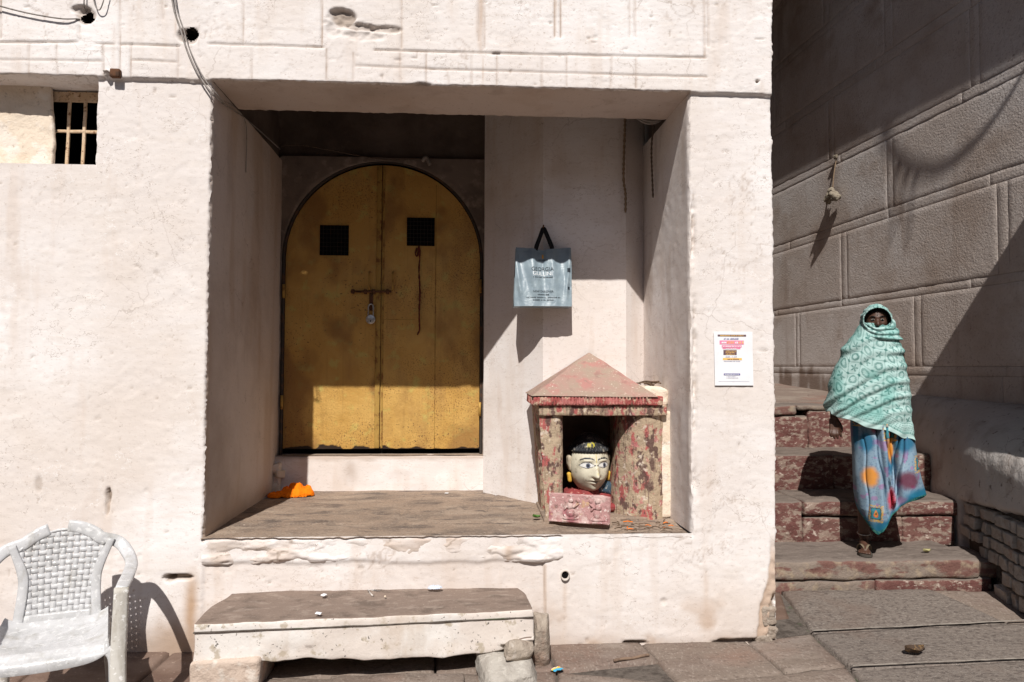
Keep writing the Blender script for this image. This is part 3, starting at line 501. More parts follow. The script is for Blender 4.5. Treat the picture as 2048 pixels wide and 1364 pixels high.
# porch: folded back wall right of the door (splay, pier face, return)
pl2 = np.array([(.066, 1.46), (.062, 1.235), (.44, .79), (.985, .785), (1.13, .905), (1.15, .93)]); pp = []
for a, b in zip(pl2[:-1], pl2[1:]):
    n_ = max(2, int(np.linalg.norm(b-a)/.018)); pp += [a+(b-a)*t for t in np.linspace(0, 1, n_, endpoint=False)]
pp = np.array(pp+[pl2[-1]]); zb = np.linspace(.53, 3.45, 160)
Q = np.zeros((len(pp), len(zb), 3)); Q[..., 0] = pp[:, None, 0]; Q[..., 1] = pp[:, None, 1]; Q[..., 2] = zb
nn = .004*fbm(Q[..., 0]*3, Q[..., 1]*3, Q[..., 2]*3, 18)+.0015*fbm(Q[..., 0]*16, Q[..., 1]*16, Q[..., 2]*16, 19); Q[..., 1] += nn; Q[..., 0] += nn*.4
part(bld, 'porch_back_wall', sheet(Q), 'plaster', attrs={'chip': np.zeros(Q.shape[:2]), 'dirt': .25*ss(.1, .5, fbm(Q[..., 0]*2, 3, Q[..., 2]*2, 20))*ss(2.2, 2.7, Q[..., 2]+.2*fbm(Q[..., 0]*3, 1, Q[..., 2]*3, 22)), 'rust': np.zeros(Q.shape[:2])}, smooth=False)  # here the dirt attribute only adds patchy darkening that grows towards the ceiling
# lintel beam underside and back
e = P[iL:iR+1, jT]; xx = xs[iL:iR+1]
ys = np.concatenate([[.02, .05], np.linspace(.08, .385, 16)])
Q = np.stack([e]+[np.stack([xx, np.full(len(xx), y), ZT+.004*fbm(xx*3, y*3, 0, 8)+.0015*fbm(xx*18, y*18, 0, 9)], -1) for y in ys]+[np.stack([xx, np.full(len(xx), .40), ZT+.012*rag(xx, 11, 18)], -1)]+[np.stack([xx, np.full(len(xx), .405), np.full(len(xx), z)], -1) for z in (3.0, 3.2, 3.5)], 0)
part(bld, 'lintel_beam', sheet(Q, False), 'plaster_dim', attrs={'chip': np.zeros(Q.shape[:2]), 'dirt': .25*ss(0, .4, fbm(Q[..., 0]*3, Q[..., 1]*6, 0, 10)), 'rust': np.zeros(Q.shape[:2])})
# dark unpainted vault zone above the beam
part(bld, 'porch_ceiling', join(box(-1.6, 1.35, .41, 1.6, 3.45, 3.55), box(-1.6, -1.445, .2, 1.6, 2.955, 3.45), box(1.165, 1.35, .2, 1.3, 2.955, 3.45)), 'dark_stone', smooth=False)
part(bld, 'porch_back_frieze', sheet(np.stack([np.stack([np.full(30, x), 1.425+.01*fbm(x*6, np.linspace(2.985, 3.46, 30)*6, 0, 3), np.linspace(2.985, 3.46, 30)], -1) for x in np.linspace(-1.46, .075, 90)], 0)), 'dark_stone')
# door wall with arched opening
ACX, AR, ZS, DY = -.673, .730, 2.235, 1.405
th = np.linspace(np.pi, 0, 60)
arch = [(ACX-AR, z) for z in np.linspace(.80, ZS, 40)[:-1]]+[(ACX+AR*math.cos(t), ZS+AR*math.sin(t)) for t in th]+[(ACX+AR, z) for z in np.linspace(ZS, .80, 40)[1:]]
arch = np.array(arch); R0, R1, RT = -1.45, .075, 2.99
outr = []
for (x, z) in arch:
    if z <= ZS: outr.append((R0 if x < ACX else R1, z))
    else:
        d = np.array([x-ACX, z-ZS]); d /= np.linalg.norm(d); k = 9
        if d[0] < 0: k = min(k, (R0-ACX)/d[0])
        if d[0] > 0: k = min(k, (R1-ACX)/d[0])
        if d[1] > 0: k = min(k, (RT-ZS)/d[1])
        outr.append((ACX+d[0]*k, ZS+d[1]*k))
outr = np.array(outr); tt = np.linspace(0, 1, 9)
Q = arch[:, None]*(1-tt)[None, :, None]+outr[:, None]*tt[None, :, None]
Q = np.stack([Q[..., 0], 1.375+.003*fbm(Q[..., 0]*5, 0, Q[..., 1]*5, 3), Q[..., 1]], -1)
Q = np.concatenate([np.stack([arch[:, 0], np.full(len(arch), 1.45), arch[:, 1]], -1)[:, None], Q], 1)
part(bld, 'door_surround', sheet(Q, True), 'rendered_stone')  # unpainted surround, toned darker to stand in for the porch's light fall-off
part(bld, 'doorway_back', box(-1.5, .12, 1.46, 1.5, .7, 3.1), 'black_void', smooth=False)
# threshold step
def grid_att(VF, **k): return {n_: np.zeros(len(VF[0])) for n_ in ('chip', 'dirt', 'rust')}
st = move(block(1.545, .30, .34, .02, .012, .004, 7, 5, 4), (-.685, 1.47, .65))
a_ = grid_att(st); q = st[0]; a_['dirt'] = .75*ss(.82-.035, .82-.012, q[:, 2]+.01*fbm(q[:, 0]*8, 0, 0, 3))+.6*np.exp(-(((q[:, 0]+.88)/.045)**2+((q[:, 2]-.72)/.07)**2)); a_['rust'] = .3*ss(.1, .5, fbm(q[:, 0]*6, 0, q[:, 2]*3, 5))
part(bld, 'threshold_step', st, 'plaster', attrs=a_)
tp = np.stack(np.meshgrid(np.linspace(-1.44, .07, 80), np.linspace(1.325, 1.5, 14), indexing='ij'), -1); tp = np.concatenate([tp, (.8235+.003*fbm(tp[..., 0]*6, tp[..., 1]*6, 0, 3, 3))[..., None]], -1); part(bld, 'threshold_top', sheet(tp), 'ledge_stone')
rb = thing_ = None
for k, (x, z, s) in enumerate([(-1.405, .66, .09), (-1.395, .74, .08), (-1.41, .60, .08), (-1.36, .70, .06)]):
    part(bld, 'exposed_stone', move(block(s, s*.9, s, .015, .015, .008, 14, 30+k), (x, 1.32-.01*k, z), (0, 0, .2*k)), 'plaster_warm')
# ledge: worn stone top, broken plaster face
gx = np.linspace(-1.40, 1.16, 150); gy = np.concatenate([np.linspace(-.008, .06, 8)[:-1], np.linspace(.06, 1.40, 80)]); GX, GY = np.meshgrid(gx, gy, indexing='ij')
fr_ = np.where(GX < .47, 0., .008); GY2 = GY+fr_*(1-ss(-.008, .10, GY))
GZ = ZF+.006*fbm(GX*2, GY*2, 0, 3)+.005*fbm(GX*6, GY*14, 0, 4, 4)-.014*np.exp(-(GY+.008)/.03)*rag(GX*1.0+GY*0, 14, 19)-.012*ss(.466, .474, GX)*(1-ss(.15, .3, GY))
for ln in [((-.45, .30), (-.38, 1.25)), ((.05, .45), (.17, 1.3)), ((-.5, 1.05), (.25, 1.18)), ((-1.3, .28), (.45, .33)), ((.33, .02), (.36, .33))]:
    a, b = np.array(ln[0]), np.array(ln[1]); d = b-a; L = np.linalg.norm(d); d /= L
    t = (GX-a[0])*d[0]+(GY-a[1])*d[1]; n_ = -(GX-a[0])*d[1]+(GY-a[1])*d[0]+.03*fbm(GX*5, GY*5, 0, 41, 4); GZ -= .010*np.exp(-(n_/.009)**2)*((t > 0) & (t < L))
part(bld, 'ledge_top', sheet(np.stack([GX, GY2, GZ], -1)), 'ledge_stone')
gx = np.linspace(-1.392, .470, 190); gv = np.linspace(0, 1, 26); GX, GV = np.meshgrid(gx, gv, indexing='ij')
zlow = .435+.020*fbm(GX*3.2, 0, 0, 43, 4); GZ = zlow+(ZF-.002-.012*rag(GX, 14, 19)-zlow)*GV
rdg = 1-np.abs(fbm(GX*4, 0, GZ*9, 144, 4))*2.4; GY = -.002+.016*fbm(GX*3.5, 0, GZ*6.5, 44, 5)*ss(1.0, .6, GV)+.014*np.clip(fbm(GX*10, 0, GZ*20, 45, 5)*2, -.6, 1)*(1.1-GV*.8)+.012*ss(.20, .0, GV); GY = np.where(GV < .02, .04, GY); GY = np.minimum(GY, .035)+.006*ss(.9, 1, GV)
av = {'chip': np.maximum(.35*ss(.2, .45, fbm(GX*9, 0, GZ*22, 46, 4)), .8*ss(.90, .99, rdg)*ss(.0, .3, fbm(GX*3, 1, GZ*3, 47)+.1)), 'dirt': np.zeros(GX.shape), 'rust': .45*ss(-.1, .5, fbm(GX*4, 0, GZ*7, 48, 3))+.6*np.exp(-((GX-.18)/.025)**2)}
part(bld, 'ledge_front', sheet(np.stack([GX, GY, GZ], -1)), 'plaster', attrs=av)
part(bld, 'floor_fill', box(-1.39, 1.15, .045, 1.4, .30, .545), 'mortar_dark', smooth=False)
# barred window: soffit, infill panel, dark room, bars
e = P[:iWR+1, jT]; xx = xs[:iWR+1]
Q = np.stack([e]+[np.stack([xx, np.full(len(xx), y), ZT+.003*fbm(xx*5, y*5, 0, 8)], -1) for y in np.linspace(.02, .19, 8)], 0)
za = {'chip': np.zeros(Q.shape[:2]), 'dirt': np.zeros(Q.shape[:2]), 'rust': .3*ss(0, .4, fbm(Q[..., 0]*5, Q[..., 1]*9, 0, 9))}
part(bld, 'window_soffit', sheet(Q), 'plaster', attrs=za)
xw = at(106, 260, .14)[0]
ux = np.linspace(0, 1, 60); uz = np.linspace(ZW-.03, ZT+.01, 46); UX, UZ = np.meshgrid(ux, uz, indexing='ij'); edge = xw+.012*np.sin((UZ-ZW)*9+.5)+.004*fbm(0, 0, UZ*20, 3)
QX = -2.76+(edge+2.76)*UX; QY = .125+.012*fbm(QX*4, 0, UZ*4, 52)+.004*fbm(QX*16, 0, UZ*16, 53); Q = np.stack([QX, QY, UZ], -1); Q = np.concatenate([Q, np.stack([edge[-1], np.full(46, .150), uz], -1)[None]], 0)
part(bld, 'window_infill', sheet(Q), 'plaster_warm')
e = P[:iWR+1, jW]; Q = np.stack([e[:, :]]+[np.stack([xx, np.full(len(xx), y), ZW+.003*fbm(xx*5, y*5, 0, 8)], -1) for y in np.linspace(.03, .30, 8)], 0)
part(bld, 'window_sill', sheet(Q, True), 'plaster', attrs={k: np.zeros(Q.shape[:2]) for k in ('chip', 'dirt', 'rust')})
e = P[iWR, jW:jT+1]; z2 = zs[jW:jT+1]; Q = np.stack([e]+[np.stack([XWR+.012*np.sin((z2-2.5)*12)*ss(0, .2, y)-.01*ss(.0, .2, y), np.full(len(z2), y), z2], -1) for y in np.linspace(.02, .30, 10)], 0)
part(bld, 'window_jamb', sheet(Q), 'plaster', attrs={k: np.zeros(Q.shape[:2]) for k in ('chip', 'dirt', 'rust')})
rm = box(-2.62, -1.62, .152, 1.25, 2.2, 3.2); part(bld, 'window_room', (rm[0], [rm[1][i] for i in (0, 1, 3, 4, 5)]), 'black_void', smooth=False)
win = part(bld, 'window_frame', box(xw-.06, XWR+.01, .165, .185, 2.895, 2.945), 'window_bar', smooth=False)
for px in (135.5, 167.5):
    q = at(px, 260, .165); part(win, 'window_bar', move(block(.016, .012, .50, .06, .003, .0012, 20, int(px)), (q[0], .170, 2.70), (0, .02, 0)), 'window_bar')
part(win, 'cross_bar', move(block(.30, .012, .016, .05, .003, .0012, 20, 3), (xw+.13, .172, at(150, 263, .17)[2])), 'window_bar')
# little drain spout
dp = at(1130, 1150, 0); n_ = 20; a = np.linspace(0, 2*np.pi, n_); R_ = .024
tb = np.stack([np.stack([dp[0]+r*np.cos(a), np.full(n_, y), dp[2]+r*np.sin(a)*1.15], -1) for r, y in ((R_*.8, .10), (R_*.8, -.012), (R_, -.014), (R_, .03))], 0); part(bld, 'drain_spout', sheet(tb, True), 'pvc')
part(bld, 'drain_bore', move(block(.034, .004, .034, .01, .016, 0), (dp[0], .0, dp[2])), 'black_void')
# stones laid bare at the foot of the corner
for k, (px, py, sx, sz) in enumerate([(1549, 1229, .085, .105), (1542, 1262, .06, .075), (1520, 1274, .10, .05)]):
    q = at(px, py, .05); part(bld, 'exposed_stone', move(block(sx, .12, sz, .012, .015, .008, 16, 60+k), (min(q[0], XC-sx/2-.006), .068, q[2]), (0, .2*math.sin(k*2), .1)), 'rock')
# door: frame and two leaves
ring = np.array([(x, z) for x, z in arch]); cen = np.array([ACX, 1.6])
fp = np.stack([ring[:, 0], np.full(len(ring), DY-.006), ring[:, 1]], -1); T_, N_, B_ = frames(fp, (0, 1, 0)); fp[:, 0] -= 0
inn = fp.copy(); inn[:, 0] = ACX+(inn[:, 0]-ACX)*(1-.012/AR)
frame = part(bld, 'door_frame', sweep(inn, .020, .035, (0, 1, 0), 8, .5), 'iron_dark')
def leaf(x0, x1, sd):
    n, m_ = 70, 200; xv = np.linspace(x0, x1, n); Pm = np.zeros((n, m_, 3))
    r = AR-.024
    for i, x in enumerate(xv):
        top = ZS+math.sqrt(max(r*r-(x-ACX)**2, 0.0004)); zv = np.linspace(.862, top, m_); Pm[i, :, 0] = x; Pm[i, :, 2] = zv
    Pm[..., 1] = DY+.004*fbm(Pm[..., 0]*3, 0, Pm[..., 2]*2, sd)+.0015*fbm(Pm[..., 0]*10, 0, Pm[..., 2]*10, sd+1)
    ru = ss(.05, .5, fbm(Pm[..., 0]*3.3, 0, Pm[..., 2]*2.3, sd+2, 5)+.42*np.exp(-(Pm[..., 0]+1.40)/.20)*(1-ss(1.4, 2.3, Pm[..., 2]))+.10*np.exp(-((Pm[..., 2]-.9)/.1)))
    ed = np.exp(-(Pm[..., 2]-.862)/.035)
    bu = ss(.55, .9, ed+.8*fbm(Pm[..., 0]*12, 0, Pm[..., 2]*14, sd+4, 4)-.1)
    V, Fq = sheet(Pm); return part(bld, 'door_leaf', (V, Fq), 'door_gold', attrs={'rust': ru, 'burn': bu})
lf = leaf(ACX-AR+.024, -.690, 5); rf = leaf(-.686, ACX+AR-.024, 15)
def strip(par, name, x, wd, z0, z1, mat='door_gold', d=.006):
    o = part(par, name, move(block(wd, d*2, z1-z0, .05, .003, .001, 12, int(abs(x)*100)), (x, DY-d*.6, (z0+z1)/2)), mat)
    return o
M_ = MATS['door_gold']
strip(lf, 'meeting_strip', -.708, .036, .866, 2.93, 'door_trim'); strip(rf, 'meeting_strip', -.674, .014, .866, 2.93, 'door_trim', .004); strip(rf, 'seam', -.292, .005, .866, 2.80, 'door_trim', .003)
part(rf, 'seam', box(-.665, -.44, DY-.004, DY-.001, 1.800, 1.805), 'door_trim', smooth=False)
def vent(par, x0, x1, z0, z1):
    o = part(par, 'vent_panel', box(x0, x1, DY-.006, DY+.004, z0, z1), 'black_void', smooth=False)
    b_ = [box(x0+(x1-x0)*k/8-.0009, x0+(x1-x0)*k/8+.0009, DY-.011, DY-.0085, z0, z1) for k in range(1, 8)]+[box(x0, x1, DY-.0085, DY-.0065, z0+(z1-z0)*k/7-.0009, z0+(z1-z0)*k/7+.0009) for k in range(1, 7)]
    part(par, 'vent_mesh', join(*b_), 'iron_dark', smooth=False)
vent(lf, -1.136, -.928, 2.269, 2.49); vent(rf, -.505, -.302, 2.347, 2.555)
for par, x in ((lf, -.770), (rf, -.600)):
    part(par, 'pull_handle', sweep(smooth_path([(x, DY, 2.15), (x, DY-.035, 2.14), (x, DY-.04, 2.09), (x, DY-.035, 2.03), (x, DY, 2.02)], 20), .016, .012, (1, 0, 0), 8), 'door_trim')
bolt = part(lf, 'slide_bolt', tube([(-.905, DY-.022, 2.003), (-.76, DY-.022, 2.004), (-.612, DY-.022, 2.006)], .008, 10), 'iron_rust')
for x in (-.89, -.80, -.74): part(lf, 'bolt_staple', move(block(.022, .03, .034, .01, .006, .001), (x, DY-.014, 2.004)), 'iron_rust')
part(rf, 'bolt_staple', move(block(.022, .03, .034, .01, .006, .001), (-.64, DY-.014, 2.005)), 'iron_rust')
part(lf, 'hasp', move(block(.028, .010, .13, .01, .005, .001), (-.757, DY-.014, 1.93)), 'iron_rust')
for z, x in ((1.2, ACX-AR+.02), (2.0, ACX-AR+.02), (1.15, ACX+AR-.02), (2.05, ACX+AR-.02)): part(frame, 'hinge', tube([(x, DY-.03, z-.05), (x, DY-.03, z), (x, DY-.03, z+.05)], .010, 8), 'door_trim')
# ================================================================== ALLEY: steps
steps = thing('stone_stairs', 'worn stone steps with flaking red paint climbing into the alley', 'stairs', (2.5, .64, 0))
def stair(x0, x1, y0, y1, z0, z1, mat, sd, bev=.018, amp=.007, res=.024):
    V, Fq = block(x1-x0, y1-y0, z1-z0, res, bev, amp, 7, sd, 4, ((x0+x1)/2, (y0+y1)/2, z1)); part(steps, 'step_stone', (V+np.array([(x0+x1)/2, (y0+y1)/2, (z0+z1)/2]), Fq), mat)
stair(1.60, 3.25, .640, 1.20, .112, .242, 'stone_step', 1, .022); stair(1.60, 2.55, .648, 1.15, -.03, .109, 'stone_step', 2, .012); stair(2.553, 3.32, .645, 1.15, -.03, .110, 'step_red', 3, .014)
stair(3.255, 3.40, .66, 1.0, .095, .235, 'stone_step', 4, .03, .012)
stair(1.60, 2.30, 1.078, 1.62, .20, .525, 'step_red', 5); stair(2.302, 3.02, 1.082, 1.62, .20, .415, 'step_red', 6, .016); stair(3.022, 3.40, 1.085, 1.60, .20, .42, 'step_red', 16, .02); stair(2.302, 3.45, 1.070, 1.62, .421, .531, 'step_red', 7, .022)
stair(1.60, 2.75, 1.50, 2.1, .48, .798, 'step_red', 8); stair(2.752, 3.53, 1.505, 2.1, .48, .796, 'step_red', 9)
stair(1.60, 2.15, 1.985, 2.6, .75, 1.075, 'stone_step', 10, .03, .012); stair(2.153, 2.80, 1.99, 2.6, .75, 1.06, 'step_red', 11, .025, .010); stair(2.802, 3.62, 1.99, 2.6, .75, 1.10, 'step_red', 12)
stair(1.60, 1.95, 1.975, 2.4, 1.077, 1.15, 'stone_step', 13, .025, .010); stair(1.953, 2.70, 1.97, 2.4, 1.063, 1.146, 'stone_step', 14, .02, .008); stair(2.703, 3.62, 1.98, 2.4, 1.103, 1.147, 'stone_step', 15, .018)
px_ = np.stack(np.meshgrid(np.linspace(1.62, 3.9, 60), np.linspace(2.2, 8, 110), indexing='ij'), -1)
fz_ = 1.135+.062*(px_[..., 1]-2.2)+.014*fbm(px_[..., 0]*3, px_[..., 1]*3, 0, 6, 4)
struct('alley_floor', sheet(np.concatenate([px_, fz_[..., None]], -1)), 'alley_ground')
# ------------------------------------------------------------------ alley side wall of large plastered blocks
WA, WB = 3.97, -.08; wdir = np.array([WB, 1, 0])/math.hypot(WB, 1); wn = np.array([-1, WB, 0])/math.hypot(WB, 1)
sw = thing('alley_wall', 'grey brown plastered retaining wall of large framed blocks beside the steps', 'wall', (3.9, 1, 0))
def wpt(y, z, off=0): return np.array([WA+WB*y, y, z])+wn*off
def wblock(y0, y1, z0, z1, proud, name, sd, res=.03, gap=.004):
    gap = .0012
    L = (y1-y0)*math.hypot(WB, 1)-2*gap; H = z1-z0-2*gap; T = .12
    V, Fq = block(T, L, H, res, .0015, .0009, 13, sd, 4, (0, y0*3, z0*3)); c = wpt((y0+y1)/2, (z0+z1)/2, proud-T/2)
    V, Fq = move((V, Fq), c, (0, 0, math.atan2(-WB, 1)))
    di = .9*ss(.0, .35, fbm(V[:, 1]*7, V[:, 2]*1.6, 0, 71, 4)+.15-1.0*ss(1.35, 1.75, V[:, 2]))*ss(2.9, 3.4, V[:, 1])
    part(sw, name, (V, Fq), 'alley_plaster', attrs={'dirt': di})
part(sw, 'wall_core', (np.array([wpt(y, z, o) for y in (-.05, 8.2) for z in (-.2, 7.2) for o in (-.008, -.5)]), [[0, 1, 3, 2], [4, 6, 7, 5], [0, 2, 6, 4], [1, 5, 7, 3], [2, 3, 7, 6], [0, 4, 5, 1]]), 'alley_plaster', smooth=False, attrs={'dirt': np.zeros(8)})
lev = [(.6, 1.40), (1.475, 2.085), (2.155, 2.835), (2.925, 3.565), (3.65, 4.275), (4.375, 5.03), (5.11, 5.75)]
vert = [[1.2, 3.05, 5.2], [2.05, 3.93, 5.9], [1.165, 3.06, 4.9], [2.365, 4.6, 6.3], [1.38, 3.24, 5.1], [2.345, 4.3, 6.2], [1.3, 3.3, 5.3]]
hw = [0, .043, .05, .042, .045, .055, .05]; sd = 100
for k, ((z0, z1), vv) in enumerate(zip(lev, vert)):
    ed = [-.05]+vv+[8.1]; h = hw[k]
    for a, b in zip(ed[:-1], ed[1:]):
        a2 = a if a == -.05 else a+h; b2 = b if b == 8.1 else b-h; sd += 1
        wblock(a2, b2, z0, z1, [.0, .001, .0015, .001, .005, .005, .005][k], 'stone_block', sd, .04)
        if b != 8.1 and h: sd += 1; wblock(b-h, b+h, z0, z1, [.0, .0, .0, .0, .004, .004, .004][k], 'stone_jamb', sd, .05, .003)
for k in range(6):
    y = -.05
    while y < 8.1:
        y1 = min(8.1, y+1.1+.7*rng.random()); sd += 1; wblock(y, y1, lev[k][1], lev[k+1][0], [.001, .000, .000, .003, .004, .004][k], 'stone_band', sd, .04, .0035); y = y1
eave = [wpt(y, z, o) for y in (-2.5, 8.2) for z in (5.84, 6.0) for o in (.45, -.4)]
part(sw, 'shadow_eave', (np.array(eave), [[0, 1, 3, 2], [4, 6, 7, 5], [0, 2, 6, 4], [1, 5, 7, 3], [2, 3, 7, 6], [0, 4, 5, 1]]), 'alley_plaster', smooth=False, attrs={'dirt': np.zeros(8)})  # eave added above the frame to shadow the upper alley wall
single('alley_end_wall', box(1.62, 3.95, 8.0, 8.3, -.3, 7.2), 'rendered_stone', 'dim stone wall closing the far end of the alley', 'wall', (2.8, 8.1, -.3), smooth=False)
single('sky_block_room', box(1.62, 3.95, 2.6, 8.0, 5.95, 7.2), 'dark_stone', 'unseen room added above the alley to block sky light', 'building', (2.8, 5, 5.95), smooth=False)  # room added overhead, out of view, to darken the upper alley wall
single('shadow_pier', move(block(1.0, .5, 4.2, .25, .02, .004, 5, 3), (3.72, -.25, 1.59)), 'buttress_plaster', 'unseen plaster pier added to shadow the alley wall', 'wall', (3.72, -.25, -.3))  # pier added out of frame to cast the slanting shadow on the alley wall
opp = thing('light_block_pavilion', 'unseen long pavilion added behind the camera to darken the porch', 'building', (0, -12, -.3))  # pavilion added behind the camera to cut low sky light in the porch
part(opp, 'wall', box(-20, 20, -13, -11.5, -.3, 5.6), 'alley_plaster', smooth=False, attrs={'dirt': np.zeros(8)})
part(opp, 'roof', box(-20.4, 20.4, -13.4, -11.1, 5.6, 6.0), 'dark_stone', smooth=False)
for k in range(9): part(opp, 'doorway', box(-17.5+k*4.2, -15.8+k*4.2, -11.49, -11.44, -.3, 2.6), 'black_void', smooth=False)
# ------------------------------------------------------------------ buttress swelling out at the foot of the wall
def bface(y): return 3.29+.25*(y-.639)
by = np.linspace(-.02, 2.6, 150); prof = np.linspace(0, 1, 70); BY, BP = np.meshgrid(by, prof, indexing='ij')
top = 1.235-.03*(2.3-BY)+.012*fbm(BY*3, 0, 0, 4); zsh = .80+.10*fbm(BY*1.2, 0, 0, 5)
wx = WA+WB*BY+.01; fx = np.minimum(bface(BY)+.012, wx+.01)
a = np.clip((BP-.62)/.38, 0, 1)*np.pi/2; lowp = np.clip(BP/.62, 0, 1)
BZ = np.where(BP < .62, -.1+(zsh+.1)*lowp, zsh+(top-zsh)*np.sin(a)); BX = np.where(BP < .62, fx, fx+(wx-fx)*(1-np.cos(a))); BX = BX+.012*fbm(BY*3, 0, BZ*3, 6, 4)+.004*fbm(BY*15, 0, BZ*15, 7, 3)
cav = ss(.22, .26, BY+.02*fbm(BZ*9, 0, 0, 8))*(1-ss(1.00, 1.06, BY+.03*fbm(BZ*7, 1, 0, 9)))*(1-ss(.545, .58, BZ-.08*(.6-BY)+.03*fbm(BY*7, 2, 0, 10))); BX = BX+.075*cav
but = thing('plaster_buttress', 'grey plaster buttress with rounded shoulder and bare bricks beside the steps', 'buttress', (3.4, .9, 0))
part(but, 'body', sheet(np.stack([BX, BY, BZ], -1), True), 'buttress_plaster')
e_ = np.stack([BX[0], BY[0], BZ[0]], -1); e2_ = e_.copy(); e2_[:, 0] = 3.99; part(but, 'end_face', sheet(np.stack([e_, e2_], 0)), 'buttress_plaster')
part(but, 'cavity', sheet(np.stack(np.broadcast_arrays(bface(np.linspace(.15, 1.12, 20))[:, None]+.070, np.linspace(.15, 1.12, 20)[:, None], np.linspace(-.05, .66, 20)[None]), -1)), 'mortar_dark')
ang = -math.atan2(.25, 1)
z = .02; r = 0
while z < .56:
    h = .078+.022*rng.random(); y = .21-.06*(r % 2)
    while y < 1.00:
        L = rng.choice([.09, .13, .18])*(.85+.3*rng.random()); yc = y+L/2
        if y+L > .24 and y+L < 1.04 and not (z < .20 and yc > .62-.3*(z/.2)) and rng.random() > .06 and z+h < .60+.06*(.6-yc):
            V, Fq = block(.10, L-.026, h-.016, .014, .005, .0045, 22, 300+int(z*1000)+int(y*100), 4)
            part(but, 'brick', move((V, Fq), (bface(yc)+.045+.030*rng.random(), yc, z+h/2), (.05*rng.normal(), .05*rng.normal(), ang+.04*rng.normal())), 'brick_pale')
        y += L
    z += h; r += 1
# loose stone leaning at the buttress foot
single('loose_stone_slab', move(block(.20, .38, .115, .02, .022, .010, 9, 41, 4), (3.40, .40, .095), (.06, .10, -.25)), 'rock', 'rough brown stone slab lying at the foot of the bare bricks', 'stone', (3.40, .40, .03))
# ================================================================== SHRINE
shr = thing('wall_shrine', 'small weathered red and ochre shrine with pyramid roof on the porch ledge', 'shrine', (.74, .55, .575))
SF = .33
def warp(VF):
    V = np.array(VF[0]); return V, VF[1]
# left pillar, narrowing to its foot; inner edge rounded
def pillar(path, z0, z1, taper, sd, ct=.02):
    """closed plan outline lofted up; taper(x,z) shifts x"""
    p = np.array(path); n = len(p); zz_ = np.linspace(z0, z1, 34); Q = np.zeros((34, n+1, 3))
    for i, z in enumerate(zz_):
        q = np.concatenate([p, p[:1]]); Q[i, :, 0] = q[:, 0]+taper(q[:, 0], z); Q[i, :, 1] = q[:, 1]; Q[i, :, 2] = z
    d = .004*fbm(Q[..., 0]*18, Q[..., 1]*18, Q[..., 2]*18, sd, 4); Q[..., 0] += d; Q[..., 1] += d
    return sheet(Q, True)
def dens(pts, k=6): return [tuple(np.array(a)+(np.array(b)-np.array(a))*t) for a, b in zip(pts, pts[1:]+pts[:1]) for t in np.linspace(0, 1, k, endpoint=False)]
arcp = [(.470+.046*math.sin(t), SF+.046-.046*math.cos(t)) for t in np.linspace(0, 1.5, 8)]
lp = dens([(.372, SF), (.42, SF), (.47, SF)], 3)[:6]+arcp+dens([(.516, .45), (.516, .80), (.372, .80), (.372, .55)], 5)
part(shr, 'pillar', pillar(lp, .565, 1.18, lambda x, z: .040*(1-(z-.575)/.6)*(1-ss(.37, .52, x)), 3), 'shrine_body')
arcr = [(1.00-.13*math.sin(t), SF+.20-.20*math.cos(t)) for t in np.linspace(1.5, 0, 14)]
rp = dens([(.872, .78), (.870, .60)], 6)[:7]+arcr+dens([(1.03, SF), (1.08, SF+.01), (1.118, SF+.03), (1.118, .80)], 4)
part(shr, 'pillar', pillar(rp, .565, 1.18, lambda x, z: -.05*(1-(z-.575)/.6)*(1-ss(.84, 1.0, x)), 5), 'shrine_body')
part(shr, 'lintel', move(block(.752, .46, .062, .015, .006, .003, 14, 7), (.745, SF+.215, 1.208)), 'shrine_body')
part(shr, 'back_panel', box(.50, .90, .765, .778, .57, 1.19), 'dark_stone', smooth=False)
part(shr, 'floor_slab', move(block(.60, .50, .03, .03, .006, .003, 9, 8), (.70, .56, .575)), 'ledge_stone')
# ribbed cornice: each rib a piece
cor = part(shr, 'cornice', move(block(.758, .49, .054, .02, .005, .0025, 12, 9), (.714, SF+.215, 1.264)), 'shrine_red')
nr = 34
for k in range(nr):
    x = .348+(.995-.348)*k/(nr-1); part(cor, 'rib', move(block(.0105+.002*rng.random(), .018, .044, .008, .004, .0012, 30, k), (x, SF-.0285+.001*rng.random(), 1.264), (0, .05*rng.normal(), 0)), 'shrine_red')
for k in range(9): part(cor, 'rib', move(block(.016, .011, .044, .008, .004, .0012, 30, 50+k), (.333, SF-.01+k*.03, 1.264)), 'shrine_red')
# pyramid roof leaning on the wall
e0 = np.array([.326, SF-.0375, 1.292]); e1 = np.array([1.062, SF-.0375, 1.286]); e2 = np.array([1.062, .80, 1.285]); e3 = np.array([.326, .80, 1.292]); ap = np.array([.738, .765, 1.556])
def tri(a, b, c, n=26):
    P_ = np.zeros((n, n, 3))
    for i, t in enumerate(np.linspace(0, 1, n)):
        for j, s in enumerate(np.linspace(0, 1, n)): q = a+(b-a)*s; P_[i, j] = q+(c-q)*min(t, .985)
    P_[..., 2] += .006*fbm(P_[..., 0]*12, P_[..., 1]*12, P_[..., 2]*12, 4, 4); return sheet(P_)
part(shr, 'roof', join(tri(e0, e1, ap), tri(e3, e0, ap), tri(e1, e2, ap), sheet(np.array([[e0, e1], [e3, e2]]), True)), 'shrine_roof')
part(shr, 'shoulder_block', move(block(.15, .34, .11, .02, .02, .010, 12, 15, 4), (1.075, .55, 1.285), (0, .12, 0)), 'plaster_warm')
part(shr, 'shoulder_block', move(block(.075, .30, .62, .02, .012, .006, 12, 16, 4), (1.125, SF+.17, .89)), 'plaster_warm')
tg = thing('twig_nest', 'little heap of brown twigs lying on the shrine shoulder', 'twigs', (1.07, .50, 1.345))
